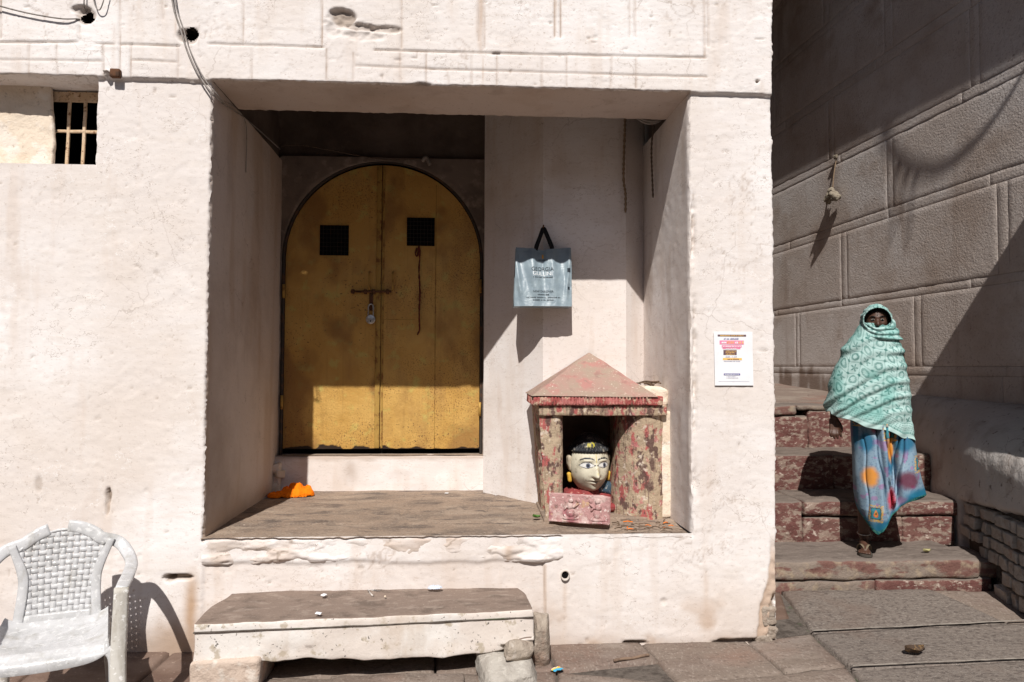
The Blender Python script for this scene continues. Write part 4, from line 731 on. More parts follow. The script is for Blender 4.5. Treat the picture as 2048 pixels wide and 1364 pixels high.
for k in range(16):
    a = rng.random()*6.3; c = np.array([rng.normal()*.035, rng.normal()*.04, .006+.018*rng.random()]); L = .05+.05*rng.random(); d = np.array([math.cos(a), math.sin(a), .15*rng.normal()])*L/2
    part(tg, 'twig', tube(smooth_path([c-d, c+[.008*rng.normal(), .01, .006], c+d], 6), .0028+.002*rng.random(), 5), 'twig', world=False)
# painted stone head inside
hd = thing('painted_head_statue', 'painted stone head with white face, black cap and yellow earrings inside the shrine', 'statue', (.70, .56, .59), .20)
n, m_ = 150, 220; th_ = np.linspace(.02, np.pi-.02, n); ph_ = np.linspace(-np.pi, np.pi, m_); TH, PH = np.meshgrid(th_, ph_, indexing='ij'); LA = np.pi/2-TH
dx = np.cos(LA)*np.sin(PH); dy = -np.cos(LA)*np.cos(PH); dz_ = np.sin(LA); fr_ = np.clip(np.cos(PH), 0, 1)
rx, ry, rz = .123, .128, .150; jaw = 1-.10*ss(-.2, -1.2, LA)*1.0
HX = rx*dx*jaw; HY = ry*dy; HZ = rz*dz_
G = lambda a, b, sa, sb: np.exp(-((PH-a)/sa)**2-((LA-b)/sb)**2)
nose = .030*np.exp(-(PH/.13)**2)*ss(.16, -.26, LA)*ss(-.40, -.31, LA)+.012*G(0, -.29, .20, .07)
feat = nose-.010*(G(.42, .03, .24, .12)+G(-.42, .03, .24, .12))+.008*(G(.42, .02, .19, .075)+G(-.42, .02, .19, .075))+.006*(G(.4, .2, .3, .05)+G(-.4, .2, .3, .05))+.012*(G(0, -.47, .24, .04)+G(0, -.60, .20, .045))-.008*G(0, -.535, .30, .018)+.012*G(0, -.86, .3, .14)+.006*(G(.55, -.38, .25, .2)+G(-.55, -.38, .25, .2))
cap = ss(.46, .50, LA-.10*np.abs(np.sin(PH/2))*0); capr = .016*cap+.006*cap*np.sin(PH*40)*(1-ss(.62, .66, LA)) 
R_ = feat+capr; HX += dx*R_; HY += dy*R_; HZ += dz_*R_*.8
HZ = np.where(LA < .4, .150*math.sin(.4)+(HZ-.150*math.sin(.4))*1.16, HZ)
HZ = np.where(LA > .5, .150*math.sin(.5)+(HZ-.150*math.sin(.5))*1.25, HZ)
C_ = np.zeros(HX.shape+(3,)); C_[:] = (.60, .56, .44)
def paint(mk, c): C_[:] = C_*(1-mk[..., None])+np.array(c)*mk[..., None]
dirtn = ss(.05, .4, fbm(HX*22, HY*22, HZ*22, 3, 4)); paint(.6*dirtn, (.34, .31, .23)); paint(.35*ss(-.3, -1.0, LA), (.28, .26, .21))
def eye(s):
    u = (PH-s*.46)/.36; v = LA-.03; up = .115*np.clip(1-u*u, 0, 1)**.8; lo = -.07*np.clip(1-u*u, 0, 1)
    ins = (v < up) & (v > lo) & (abs(u) < 1); out = (v < up*1.0+.026) & (v > lo-.018) & (abs(u) < 1.16)
    paint(out.astype(float), (.012, .012, .018)); paint(ins.astype(float), (.66, .66, .64))
    ir = np.hypot((PH-s*.46-.05)/.115, (v-.008)/.08) < 1; paint((ir & ins).astype(float), (.08, .10, .16)); pu = np.hypot((PH-s*.46-.05)/.065, (v-.008)/.048) < 1; paint((pu & ins).astype(float), (.008, .008, .012))
    b_ = .225+.06*(1-((PH-s*.44)/.36)**2); paint(((abs(LA-b_) < .027) & (abs(PH-s*.46) < .38)).astype(float), (.015, .018, .025))
eye(1); eye(-1)
paint(.75*(G(0, -.535, .27, .035) > .5).astype(float), (.12, .06, .05)); paint(.5*(G(0, -.6, .2, .05) > .5), (.33, .24, .2))
paint(.8*((abs(PH-.02) < .02) & (LA > .12) & (LA < .55)), (.55, .42, .03)); paint(.7*(G(.03, -.15, .06, .1)*ss(-.1, .2, fbm(HX*60, HY*60, HZ*60, 8)) > .35), (.55, .45, .2))
cp = ss(.44, .46, LA); back = ss(1.35, 1.5, abs(PH)); paint(np.maximum(cp, back*(LA > -.3)), (.012, .013, .016)); ye = cp*ss(.05, .2, fbm(PH*16, LA*7, 0, 5, 4)-.9*((PH+.25)/.5)**2-.9*((LA-.74)/.16)**2+.25); paint(.9*ye, (.42, .36, .015)); paint(.25*cp*ss(.3, .5, fbm(PH*9, LA*9, 0, 12, 4)), (.3, .3, .28))
HP = np.stack([HX, HY, HZ+.285], -1); V, Fq = sheet(HP, True); part(hd, 'head', (V, Fq), 'statue_paint', world=False, cols=C_.reshape(-1, 3))
for s in (-1, 1):
    part(hd, 'ear', move(block(.026, .05, .095, .008, .012, .003, 20, 4), (s*.122, .005, .285), (.1, s*.12, 0)), 'statue_paint', world=False, cols=np.tile((.42, .36, .27), (len(block(.026, .05, .095, .008, .012, .003, 20, 4)[0]), 1)))
    part(hd, 'earring', move(block(.024, .026, .062, .008, .010, .002, 20, 6), (s*.126, .0, .200), (0, s*.15, 0)), 'statue_yellow', world=False)
part(hd, 'neck', tube([(0, .01, 0), (0, .01, .06), (0, .01, .16)], [.10, .075, .07], 18), 'statue_red', world=False)
part(hd, 'shoulder', move(block(.30, .15, .10, .02, .04, .006, 9, 3), (.0, .035, .075)), 'statue_red', world=False)
part(hd, 'collar', move(block(.15, .13, .085, .015, .03, .006, 9, 9), (.105, .02, .13), (0, .3, 0)), 'statue_blue', world=False)
part(hd, 'lotus_base', move(block(.26, .20, .05, .015, .02, .006, 14, 11), (.03, -.03, .022)), 'statue_red', world=False)
# broken relief slab leaning in front
rs = thing('relief_slab', 'broken pink carved slab with two small relief figures leaning before the statue', 'carving', (.585, .20, .592), -.33)
n, m_ = 130, 76; U, W_ = np.meshgrid(np.linspace(-.170, .170, n), np.linspace(0, .185, m_), indexing='ij'); D = .0045*fbm(U*26, W_*26, 0, 2, 5)
def bump(cx, cz, rx, rz, h, rot=0):
    global D
    a, b = U-cx, W_-cz; c, s = math.cos(rot), math.sin(rot); a, b = a*c+b*s, -a*s+b*c; r = (a/rx)**2+(b/rz)**2; D = np.maximum(D, h*np.sqrt(np.clip(1-r, 0, 1))+.001*fbm(U*60, W_*60, 1, 3, 3))
for cx, fl_ in ((-.045, 1), (.105, -1)):
    bump(cx, .030, .046, .014, .016); bump(cx, .066, .024, .034, .020); bump(cx-.004*fl_, .112, .019, .026, .020); bump(cx, .150, .015, .018, .019); bump(cx+.030*fl_, .118, .026, .007, .013, .8*fl_); bump(cx-.028, .100, .022, .007, .013, 1.1); bump(cx-.026, .040, .009, .030, .013, .6*fl_); bump(cx+.026, .042, .009, .030, .013, -.5*fl_); bump(cx+.040*fl_, .150, .010, .016, .010, .3); bump(cx, .012, .055, .010, .012)
bump(0, .006, .17, .008, .008)
D = np.minimum(D, .03)-.004*np.abs(fbm(U*18, W_*18, 3, 12, 4)); Wz = W_*.80*(1+.02*fbm(U*6, 0, 0, 5))-.008*ss(.10, .17, U)*ss(.14, .185, W_)+.012*ss(-.05, -.17, U)*0
tilt = .22
fr = np.stack([U, -.022-D+Wz*tilt, Wz], -1); V, Fq = sheet(fr); nv = len(V); nn_, mm_ = fr.shape[:2]
rg = [i*mm_ for i in range(nn_)]+[(nn_-1)*mm_+k for k in range(1, mm_)]+[i*mm_+mm_-1 for i in range(nn_-2, -1, -1)]+[k for k in range(mm_-2, 0, -1)]
low = V[rg].copy(); low[:, 1] += .045; V2 = np.concatenate([V, low]); R = len(rg); part(rs, 'carved_face', (V2, Fq.tolist()+[[rg[(k+1) % R], rg[k], nv+k, nv+(k+1) % R] for k in range(R)]+[[nv+k for k in range(R)]]), 'relief_stone', world=False)
# ================================================================== SHOPPING BAG
bag = thing('tote_bag', 'grey blue shopping bag with black handles hanging from a nail above the shrine', 'bag', (.430, .748, 1.84))
BW, BH = .178, .385
def bag_sec(z):
    t = z/BH; hw_ = BW*(1.0+.012*math.sin(t*3)); dp_ = .135*(1-t)**.8+.022
    return hw_, dp_
def bfront(x, z):
    t = np.clip(z/BH, 0, 1); dp_ = .105*(1-t)**.8+.016; u = x/BW
    f = -dp_*(1-.18*np.abs(u)**3)
    f = f+.012*np.sin((u*4.2+t*1.5)*2.1)*np.sin(t*3.0)*(.4+.6*t)+.016*fbm(x*11, 0, z*5, 3, 4)+.003*np.sin(u*13+5*t)*np.exp(-((t-.35)/.22)**2)+.016*np.exp(-(u/.10)**2)*ss(.35, 1, t)-.014*(np.exp(-((u-.36)/.12)**2)+np.exp(-((u+.36)/.12)**2))*ss(.1, .9, t)-.012*np.exp(-((np.abs(u)-.78-.2*t)/.07)**2)*ss(0,.3,t)
    return f
nu, nv_ = 70, 60; U, T = np.meshgrid(np.linspace(-1, 1, nu), np.linspace(0, 1, nv_), indexing='ij')
def bx(u, t): return u*BW*(1.0+.02*(1-t))+(-.004+.010*t)
ztop = BH-.010*(1-np.abs(U))**2*2.0*ss(.7, 1, T)
Zb = T*ztop; Xb = bx(U, T); Yb = bfront(Xb, Zb)
side = .012
fr = np.stack([Xb, Yb, Zb], -1)
bk = np.stack([Xb*1.0, .022+.012*np.abs(U)*1.0+.004*fbm(Xb*9, 1, Zb*9, 4), Zb], -1)
V1 = sheet(fr); V2 = sheet(bk, True)
def strip2(a, b, k=8): return sheet(np.stack([a+(b-a)*t+np.array([.0, 0, 0]) for t in np.linspace(0, 1, k)], 0))
sl = strip2(fr[0], bk[0]); sr = strip2(fr[-1], bk[-1]); bt = strip2(fr[:, 0], bk[:, 0])
for s_, sg in ((sl, 1), (sr, -1)):
    q = s_[0]; k8 = np.repeat(np.linspace(0, 1, 8), nv_); q[:, 0] += sg*.030*np.sin(k8*np.pi)*ss(0, .3, np.tile(np.linspace(0, 1, nv_), 8))
part(bag, 'body', join(V1, V2, sl, sr, bt), 'bag_fabric', world=False)
hem = fr[:, -5:]; part(bag, 'hem', sheet(hem+np.array([0, -.0025, .002])), 'bag_fabric', world=False)
nail = np.array([.010, .072, .522])
for yy, dx_ in ((-.024, 0), (.018, .004)):
    pth = np.array([(-.048+dx_, yy, BH-.035), (-.040+dx_, yy, BH+.01), (-.014, yy*.3+.003, BH+.075), (.004, .010, .512), (.010, .012, .519), (.016, .010, .512), (.036, yy*.3+.003, BH+.075), (.060+dx_, yy, BH+.01), (.066+dx_, yy, BH-.035)]); tt_ = np.linspace(0, len(pth)-1, 60); pth = np.stack([np.interp(tt_, np.arange(len(pth)), pth[:, i]) for i in range(3)], -1)
    part(bag, 'handle', sweep(pth, .003, .026, (1, .0, .25), 6, .5), 'bag_strap', world=False)
single('wall_nail', tube([(.438, .80, 2.362), (.437, .765, 2.363), (.437, .735, 2.372)], .005, 8), 'iron_rust', 'rusty nail in the porch corner holding the grey blue bag', 'nail', (.438, .79, 2.36))
def text(body, size, mat, par, x, z, fn, sx=1.0, name='printed_text', font=None):
    c = bpy.data.curves.new('t', 'FONT'); c.body = body; c.size = size; c.align_x = 'CENTER'; o = bpy.data.objects.new('t', c); col.objects.link(o)
    bpy.context.view_layer.update(); me = bpy.data.meshes.new_from_object(o.evaluated_get(bpy.context.evaluated_depsgraph_get())); bpy.data.objects.remove(o)
    for v in me.vertices:
        X_, Z_ = v.co.x*sx+x, v.co.y+z; v.co = (X_, float(fn(X_, Z_)), Z_)
    me.materials.clear(); me.materials.append(MATS[mat]); return obj(name, me, par)
bf = lambda x, z: bfront(np.array(x), np.array(z))-.0022
text('GEORGIA', .036, 'ink_dark', bag, -.006, .228, bf, .92); text('GULLINI', .036, 'ink_white', bag, -.006, .198, bf, .95)
text('NEW DESIGNER', .018, 'ink_dark', bag, -.004, .088, bf)
def marks(par, x, z, n, h, mat, fn, wd, sd=0):
    """rows of tiny illegible print"""
    r = np.random.default_rng(sd); q = []; xc = x-wd/2
    while xc < x+wd/2:
        L = h*(.25+.5*r.random()); p = [(xc, z), (xc+L, z), (xc+L, z+h*(.6+.4*r.random())), (xc, z+h*(.5+.5*r.random()))]; q.append((np.array([(a, float(fn(a, b)), b) for a, b in p]), [[0, 1, 2, 3]])); xc += L+h*(.2 if r.random() < .8 else .7)
    part(par, 'small_print', join(*q), mat, world=False, smooth=False)
marks(bag, -.004, .183, 0, .008, 'ink_dark', bf, .125, 1); marks(bag, -.004, .070, 0, .009, 'ink_dark', bf, .07, 2); marks(bag, -.004, .052, 0, .008, 'ink_dark', bf, .21, 3); marks(bag, -.004, .036, 0, .008, 'ink_dark', bf, .13, 4); marks(bag, .0, .298, 0, .008, 'ink_dark', bf, .055, 5)
def patch(par, name, x, z, w_, h_, mat, fn, k=3):
    P_ = np.array([[(a, float(fn(a, b)), b) for b in np.linspace(z-h_/2, z+h_/2, k)] for a in np.linspace(x-w_/2, x+w_/2, k)]); part(par, name, sheet(P_), mat, world=False, smooth=False)
patch(bag, 'emblem', .0, .325, .010, .026, 'ink_orange', bf); patch(bag, 'printed_tag', .163, .235, .020, .026, 'ink_dark', bf); patch(bag, 'printed_tag', .160, .118, .014, .018, 'ink_dark', bf)
# ================================================================== POSTER
a, b = at(1428, 663, -.006), at(1506, 771, -.006); PW, PH_ = b[0]-a[0], a[2]-b[2]
yw = float(np.mean(Y[(X > a[0]) & (X < b[0]) & (Z > b[2]) & (Z < a[2])].min()))
po = thing('paper_notice', 'white printed paper notice pasted on the plaster pier', 'poster', ((a[0]+b[0])/2, yw-.004, b[2]))
pf = lambda x, z: -.0025-.003*np.exp(-((np.asarray(x)-PW/2)/.02)**2)*ss(.2, .29, z)-.002*np.sin(np.asarray(x)*25)**2*.5
gx, gy = np.meshgrid(np.linspace(-PW/2, PW/2, 14), np.linspace(0, PH_, 18), indexing='ij'); part(po, 'sheet', sheet(np.stack([gx+.004*(gy/PH_-.5)*-1, pf(gx, gy), gy], -1)), 'paper', world=False)
pg = lambda x, z: float(pf(x, z))-.0012
pg2 = lambda x, z: float(pf(x, z))-.0024
def pz(v): return PH_*(1-(v-125)/1060.)
def pxx(u): return PW*((u-(182+8))/740.-.5)
for (u0, u1, v0, v1, mt_) in [(255, 800, 185, 222, 'ink_brown'), (290, 755, 300, 378, 'ink_pink'), (330, 712, 392, 436, 'ink_pink'), (345, 690, 440, 468, 'ink_pink'), (362, 618, 488, 585, 'ink_brown'), (350, 715, 645, 686, 'ink_yellow'), (365, 680, 948, 985, 'ink_blue'), (265, 855, 1104, 1109, 'ink_grey')]:
    patch(po, 'printed_band', (pxx(u0)+pxx(u1))/2, (pz(v0)+pz(v1))/2, pxx(u1)-pxx(u0), pz(v0)-pz(v1), mt_, pg)
text('₹299', .020, 'ink_yellow', po, pxx(500), pz(368), pg2, name='printed_price')
for (u, v, wd_, h_, mt_, k) in [(520, 216, 440, .0060, 'ink_yellow', 1), (510, 280, 280, .0085, 'ink_blue', 2), (365, 360, 75, .012, 'paper', 3), (605, 360, 30, .012, 'paper', 4), (690, 360, 70, .012, 'ink_yellow', 14), (515, 428, 330, .007, 'paper', 5), (515, 465, 220, .005, 'paper', 6), (500, 517, 190, .005, 'ink_yellow', 7), (495, 548, 180, .005, 'ink_yellow', 8), (495, 578, 180, .005, 'ink_yellow', 9), (510, 628, 220, .007, 'ink_grey', 10), (540, 677, 200, .006, 'ink_brown', 11), (520, 714, 300, .005, 'ink_grey', 12), (520, 975, 270, .005, 'paper', 13), (505, 1012, 180, .004, 'ink_grey', 15), (525, 1040, 220, .004, 'ink_grey', 16)]:
    marks(po, pxx(u), pz(v), 0, h_, mt_, pg2, PW*wd_/740., 20+k)
# ================================================================== DOOR HANGINGS
pk = thing('padlock', 'round steel padlock hanging from the bolt of the golden door', 'padlock', (-.757, DY-.035, 1.80))
part(pk, 'shackle', tube(smooth_path([(-.018, 0, .02), (-.018, 0, .085), (-.010, 0, .108), (.010, 0, .108), (.018, 0, .085), (.018, 0, .02)], 24), .0055, 8), 'steel', world=False)
pk_b = part(pk, 'lock_body', tube([(0, .012, 0), (0, .011, 0), (0, -.011, 0), (0, -.013, 0)], [.030, .034, .034, .030], 28), 'steel', world=False); part(pk_b, 'keyhole', box(-.003, .003, -.0148, -.0128, -.020, -.004), 'black_void', world=False, smooth=False)
cord = smooth_path([(-.43, DY-.012, 2.33), (-.442, DY-.014, 2.29), (-.425, DY-.018, 2.27), (-.416, DY-.016, 2.34), (-.408, DY-.018, 2.29), (-.412, DY-.016, 2.15), (-.405, DY-.016, 2.0), (-.409, DY-.016, 1.85), (-.405, DY-.016, 1.74), (-.420, DY-.016, 1.69)], 90); cord[:, 0] += .003*fbm(cord[:, 2]*30, 0, 0, 3)
single('red_cord', tube(cord, .0055+.002*vn(np.arange(90)*.6, 0, 0, 2), 7), 'cord_red', 'dark red knotted cord hanging from the door vent', 'cord', (-.41, DY-.016, 1.69))
# ropes and coil up in the porch corner
def rope(name, pts, r, mat, label, cat='rope', n=70, tw=.25):
    P_ = smooth_path(pts, n); base = P_[-1]; return single(name, tube(P_, r*(1+tw*np.sin(np.arange(n)*1.9)), 7), mat, label, cat, tuple(base))
q0, q1, q2 = at(1250, 245, .74), at(1247, 350, .74), at(1251, 425, .74)
rope('hanging_rope', [q0+[0, 0, .12], q0, q1, (q1+q2)/2+[.006, 0, 0], q2], .008, 'rope_tan', 'frayed rope hanging down the porch back wall right of the bag')
q0, q1, q2 = at(1308, 245, .60), at(1303, 300, .60), at(1306, 395, .60)
rope('thin_rope', [q0+[0, 0, .12], q0, q1, q2], .006, 'rope_dark', 'thin dark rope hanging against the porch right wall')
cc = at(1302, 240, .52); aa = np.linspace(0, 5*np.pi, 80); single('cable_coil', tube(np.stack([cc[0]+.085*np.cos(aa)*(1+.06*np.sin(aa*.7)), cc[1]+.02*np.sin(aa*.4), cc[2]+.045+.06*np.sin(aa)], -1), .008, 6), 'wire_grey', 'coil of old cable tucked under the porch beam', 'cable', tuple(cc))
# wires on the facade
q = lambda px, py, y=-.035: at(px, py, y)
def wire(pts, r, label, mat='wire_grey'): P_ = smooth_path(pts, 70); return single('wire', tube(P_, r, 6), mat, label, 'wire', tuple(P_[-1]), None)
wire([q(-40, -2), q(0, 12), q(60, 27), q(120, 37), q(155, 38, -.02), q(172, 44, .06)], .0042, 'grey wire drooping along the upper wall into the larger plaster hole')
wire([q(170, -20), q(168, 8), q(172, 26, .02)], .0035, 'short wire end poking down above the larger plaster hole')
wire([q(183, -20), q(190, 10, -.04), q(198, 20, -.04), q(205, 8, -.05), q(212, -20, -.05)], .003, 'thin looped wire by the top edge above the plaster hole')
main = [q(340, -30), q(348, 20), q(360, 55), q(372, 95), q(392, 140), q(412, 172), q(426, 188, -.03), q(440, 203, .04), q(478, 228, .42), q(520, 262, .9), q(560, 298, 1.30)]
wire(main, .0046, 'thick pale cable running down from the roof into the porch corner')
wire([p_+np.array([.016, -.006, .004]) for p_ in main[:8]]+[q(470, 215, .35), q(492, 250, .5), (at(492, 345, .55))], .0032, 'thin cable beside the thick one with its end dangling in the porch')
wire([at(560, 292, 1.32), at(600, 290, 1.34), at(660, 300, 1.35), at(760, 318, 1.35), at(850, 318, 1.35)], .004, 'black wire strung across the wall above the arched door', 'rope_dark')
single('cable_clip', move(block(.05, .03, .045, .01, .006, .002), q(232, 147, -.03)), 'iron_rust', 'rusty metal bracket fixed to the band beside the barred window', 'bracket', tuple(q(232, 147, -.03)))
rope('lamp_cord', [at(845, 322, 1.35), at(852, 315, 1.33), at(860, 330, 1.33)], .014, 'wire_grey', 'grey bent conduit end above the right side of the door arch', 'conduit', 20, .05)
# ================================================================== ORANGE CLOTH
n, m_ = 90, 60; U, W_ = np.meshgrid(np.linspace(-1, 1, n), np.linspace(0, np.pi, m_), indexing='ij')
prf = np.clip(1-np.abs(U)**2.6, 0, 1)**.5; hgt = (.030+.040*ss(-.6, .4, U))*prf
CX = U*.155; CY = -np.cos(W_)*.085*prf*(1+.25*fbm(U*3, 0, 0, 3)); CZ = np.sin(W_)*hgt
fo = .016*np.sin(U*11+W_*3.6+5*fbm(U*2.4, W_*1.3, 0, 5, 3))*np.sin(W_)*prf+.026*np.abs(fbm(U*5, W_*2.4, 0, 6, 4))*prf; CZ = np.maximum(CZ+fo*.9, .001); CY += fo*.6
cl0 = at(582, 992, 1.13); V, Fq = move(sheet(np.stack([CX, CY, CZ], -1)), (0, 0, 0), (0, 0, .12))
single('orange_cloth', (V, Fq), 'cloth_orange', 'crumpled bright orange cloth lying in the porch corner below the door', 'cloth', (cl0[0], 1.13, .578), world=False)
# ================================================================== STONE BENCH
bn = thing('stone_bench', 'long whitewashed stone slab bench with worn brown top before the plinth', 'bench', (-.50, -.165, .125), .078)
V, Fq = block(1.545, .43, .19, .016, .007, .0035, 9, 21, 5); V = V.copy()
lo = V[:, 2] < -.06; V[:, 2] += np.where(V[:, 2] < -.03, .022*fbm(V[:, 0]*5, V[:, 1]*5, 0, 22, 4), 0)
V[:, 2] += np.where((V[:, 0] > .52) & lo, .045*ss(.52, .76, V[:, 0]), 0); V[:, 0] += np.where(V[:, 1] > 0, -.05*np.sign(V[:, 0])*ss(0, .215, V[:, 1]), 0)*ss(-.1, .09, V[:, 2])
part(bn, 'slab', (V+np.array([0, 0, .0775]), Fq), 'bench_paint', world=False, smooth=True)
fp = np.stack([np.linspace(-.772, .772, 80), np.full(80, -.2165), .137+.004*fbm(np.linspace(0, 6, 80), 0, 0, 3)], -1); part(bn, 'edge_groove', sweep(fp, .006, .010, (0, 1, 0), 6), 'mortar_dark', world=False)
def stone(name, dims, loc, rot, mat, sd, label, cat='stone', bev=.03, amp=.016, fr=7):
    single(name, move(block(*dims, .015, bev, amp, fr, sd, 4) if bev < .015 else rockmesh(dims, sd), loc, rot), mat, label, cat, (loc[0], loc[1], loc[2]-dims[2]/2))
stone('support_block', (.30, .34, .185), (-1.12, -.28, .045), (0, 0, .05), 'brick_red', 31, 'square pinkish stone block propping the left end of the bench', bev=.014, amp=.008)
stone('support_rock', (.27, .24, .17), (.165, -.36, .012), (.05, .1, .3), 'rock_grey', 32, 'pale grey boulder beneath the right end of the bench')
stone('wedge_stone', (.135, .10, .085), (.215, -.35, .125), (0, .25, .2), 'rock', 33, 'small tan wedge stone sitting on the grey boulder under the bench', bev=.02, amp=.010, fr=12)
stone('upright_stone', (.095, .12, .27), (.325, -.22, .11), (.05, .06, .2), 'rock', 34, 'upright brown stone leaning beside the right end of the bench', bev=.03, amp=.012)
stone('back_rock', (.20, .13, .13), (-.95, -.12, .06), (0, 0, .4), 'rock', 35, 'shaded stone hidden under the back of the bench by the block', amp=.012)
stone('ground_slab_stone', (.62, .30, .06), (-.35, -.50, -.003), (0, 0, .02), 'paving', 36, 'low flat paving stone lying under the front of the bench', bev=.012, amp=.006)
# ================================================================== LITTER
def leafy(name, loc, rot, L, wd, mat, label, curl=.3, cat='leaf', group=None):
    n, m_ = 12, 7; U, W_ = np.meshgrid(np.linspace(0, 1, n), np.linspace(-1, 1, m_), indexing='ij'); hw_ = wd*np.sin(np.pi*np.clip(U, .02, .98))**.8
    P_ = np.stack([(U-.5)*L, W_*hw_/2, curl*wd*(W_**2)+.25*curl*L*(2*U-1)**2+.002*fbm(U*9, W_*4, 0, 3)], -1); V, Fq = move(sheet(P_), (0, 0, .002), rot); single(name, (V, Fq), mat, label, cat, loc, group, world=False)
gq = lambda px, py: (lambda d: CAM+d*((0-CAM[2])/d[2]))(_F+CR*(px-1024)/F_PX-CU*(py-682)/F_PX)
p_ = gq(1830, 1311); z0 = float(gz(p_[0], p_[1]))+.006
leafy('dry_leaf', (p_[0], p_[1], z0+.008), (0, 0, .1), .11, .075, 'leaf_dry', 'curled dark brown dry leaf lying alone on the alley paving', .32)
p_ = gq(1113, 1343); n, m_ = 14, 9; U, W_ = np.meshgrid(np.linspace(-1, 1, n), np.linspace(-1, 1, m_), indexing='ij'); Cw = np.zeros((n, m_, 3)); Cw[:] = (.65, .5, .03); Cw[W_ > .35] = (.6, .04, .05); Cw[W_ < -.4] = (.05, .35, .55); Cw[abs(W_-.35) < .12] = (.75, .75, .72)
single('sweet_wrapper', move(sheet(np.stack([U*.028, W_*.018, .008*(1-U**2)*(1-W_**2)+.006*fbm(U*3, W_*3, 0, 5)+.006], -1)), (0, 0, 0), (0, 0, .5)), 'wrapper_paint', 'small yellow red and blue sweet wrapper on the paving near the bench', 'wrapper', (p_[0], p_[1], .006), world=False, cols=Cw.reshape(-1, 3))
a, b = gq(1228, 1327), gq(1298, 1316); single('wooden_stick', tube(np.stack([a+(b-a)*t+[0, 0, .014+.002*math.sin(t*9)] for t in np.linspace(0, 1, 16)], 0), .007, 8), 'wood_stick', 'short brown wooden stick lying on the paving before the plinth', 'stick', tuple(a))
def chip_(px, py, z, s, label, mat='paper'):
    d = _F+CR*(px-1024)/F_PX-CU*(py-682)/F_PX; p_ = CAM+d*((z-CAM[2])/d[2]); single('paper_scrap', move(block(s, s*.7, .004, .01, .0015, .0012, 40, px), (0, 0, .003), (.1, .05, px*.7)), mat, label, 'paper scrap', tuple(p_), world=False)
chip_(637, 1228, .312, .028, 'white paper scrap on the worn bench top near its front edge'); chip_(648, 1191, .312, .030, 'white paper scrap at the back edge of the bench top', 'paper')
chip_(893, 987, .583, .026, 'tiny white paper scrap at the foot of the threshold step'); chip_(770, 1194, .312, .014, 'tan crumb of paper on the middle of the bench top', 'plaster_warm')
d = at(870, 1176, -.03); n, m_ = 16, 10; U, W_ = np.meshgrid(np.linspace(-1, 1, n), np.linspace(0, np.pi, m_), indexing='ij'); prf = np.sqrt(np.clip(1-U**2, 0, 1)); single('plastic_scrap', sheet(np.stack([U*.04, -np.cos(W_)*.02*prf, np.sin(W_)*.012*prf+.016*np.abs(fbm(U*4, W_*3, 0, 4))*prf], -1)), 'plastic_clear', 'crumpled clear plastic scrap at the back of the bench top', 'plastic', (d[0], -.035, .315), world=False)
for k, (px, py, z, lb) in enumerate([(1072, 1037, .583, 'small green leaf on the ledge beside the shrine foot')]):
    d = _F+CR*(px-1024)/F_PX-CU*(py-682)/F_PX; p_ = CAM+d*((z-CAM[2])/d[2]); leafy('green_leaf', tuple(p_+[0, 0, .004]), (.2, .2, .4), .05, .03, 'leaf_green', lb, .4)
p_ = CAM+(lambda d: d*((.25-CAM[2])/d[2]))(_F+CR*(1853-1024)/F_PX-CU*(1104-682)/F_PX); leafy('yellow_leaf', tuple(p_), (.1, .1, .2), .06, .035, 'leaf_yellow', 'pale yellow fallen leaf on the lowest stair tread', .4)
# marigold petals and dry stems on the shrine floor
sk_ = thing('dry_offerings', 'scatter of dry stems and petals on the ledge right of the carved slab', 'dry flowers', (.93, .16, .575))
for k in range(34):
    a = rng.random()*6.3; c = np.array([rng.uniform(-.16, .19), rng.uniform(-.11, .13), .006]); L = .015+.05*rng.random(); dd = np.array([math.cos(a), math.sin(a)*.5, .02*rng.normal()])*L/2
    part(sk_, 'stem', tube([c-dd, c+[0, .003, .004], c+dd], .0018+.0015*rng.random(), 5), 'twig' if rng.random() < .85 else 'cloth_orange', world=False)
# weeds in the broken riser
for k, (x, y, z, lb) in enumerate([(1.78*1.31, 1.955, 1.02, 'weed with narrow leaves growing from the broken top riser'), (2.26, 1.965, .93, 'smaller weed rooted lower in the broken top riser')]):
    wd_ = thing('weed', lb, 'weed', (x-.14*(k == 0), y, z))
    for j in range(9):
        a = rng.random()*6.28; P_ = smooth_path([(0, 0, 0), (.02*math.cos(a), -.02-.01*rng.random(), .02+.02*rng.random()), (.06*math.cos(a), -.04-.02*rng.random(), .015+.05*rng.random()-.02)], 8); part(wd_, 'leaf', sweep(P_, .016*np.sin(np.linspace(.3, 3.0, 8)), .002, (0, 0, 1), 6), 'leaf_green', world=False)
# bundle hung on the alley wall
bu_ = thing('hanging_bundle', 'dried bundle of pods tied to a cord on the alley wall', 'bundle', tuple(wpt(3.14, 3.25, .06)))
g0 = ORG[bu_]; nl = wpt(3.135, 3.63, .015)
part(bu_, 'cord', tube(smooth_path([nl, (nl+g0)/2+np.array([-.01, 0, .0]), g0+[0, 0, .05]], 20), .006, 6), 'rope_tan')
part(bu_, 'knot', move(block(.03, .05, .04, .008, .012, .006, 30, 3), nl+[-.012, 0, 0]), 'rag')
for k in range(9):
    a = k*.7; part(bu_, 'pod', move(block(.045, .06, .15-.05*rng.random(), .012, .02, .010, 22, 70+k), g0+[-.03*rng.random(), .07*math.cos(a), .02-.07*rng.random()], (.5*math.cos(a), .3*rng.normal(), 0)), 'rag')
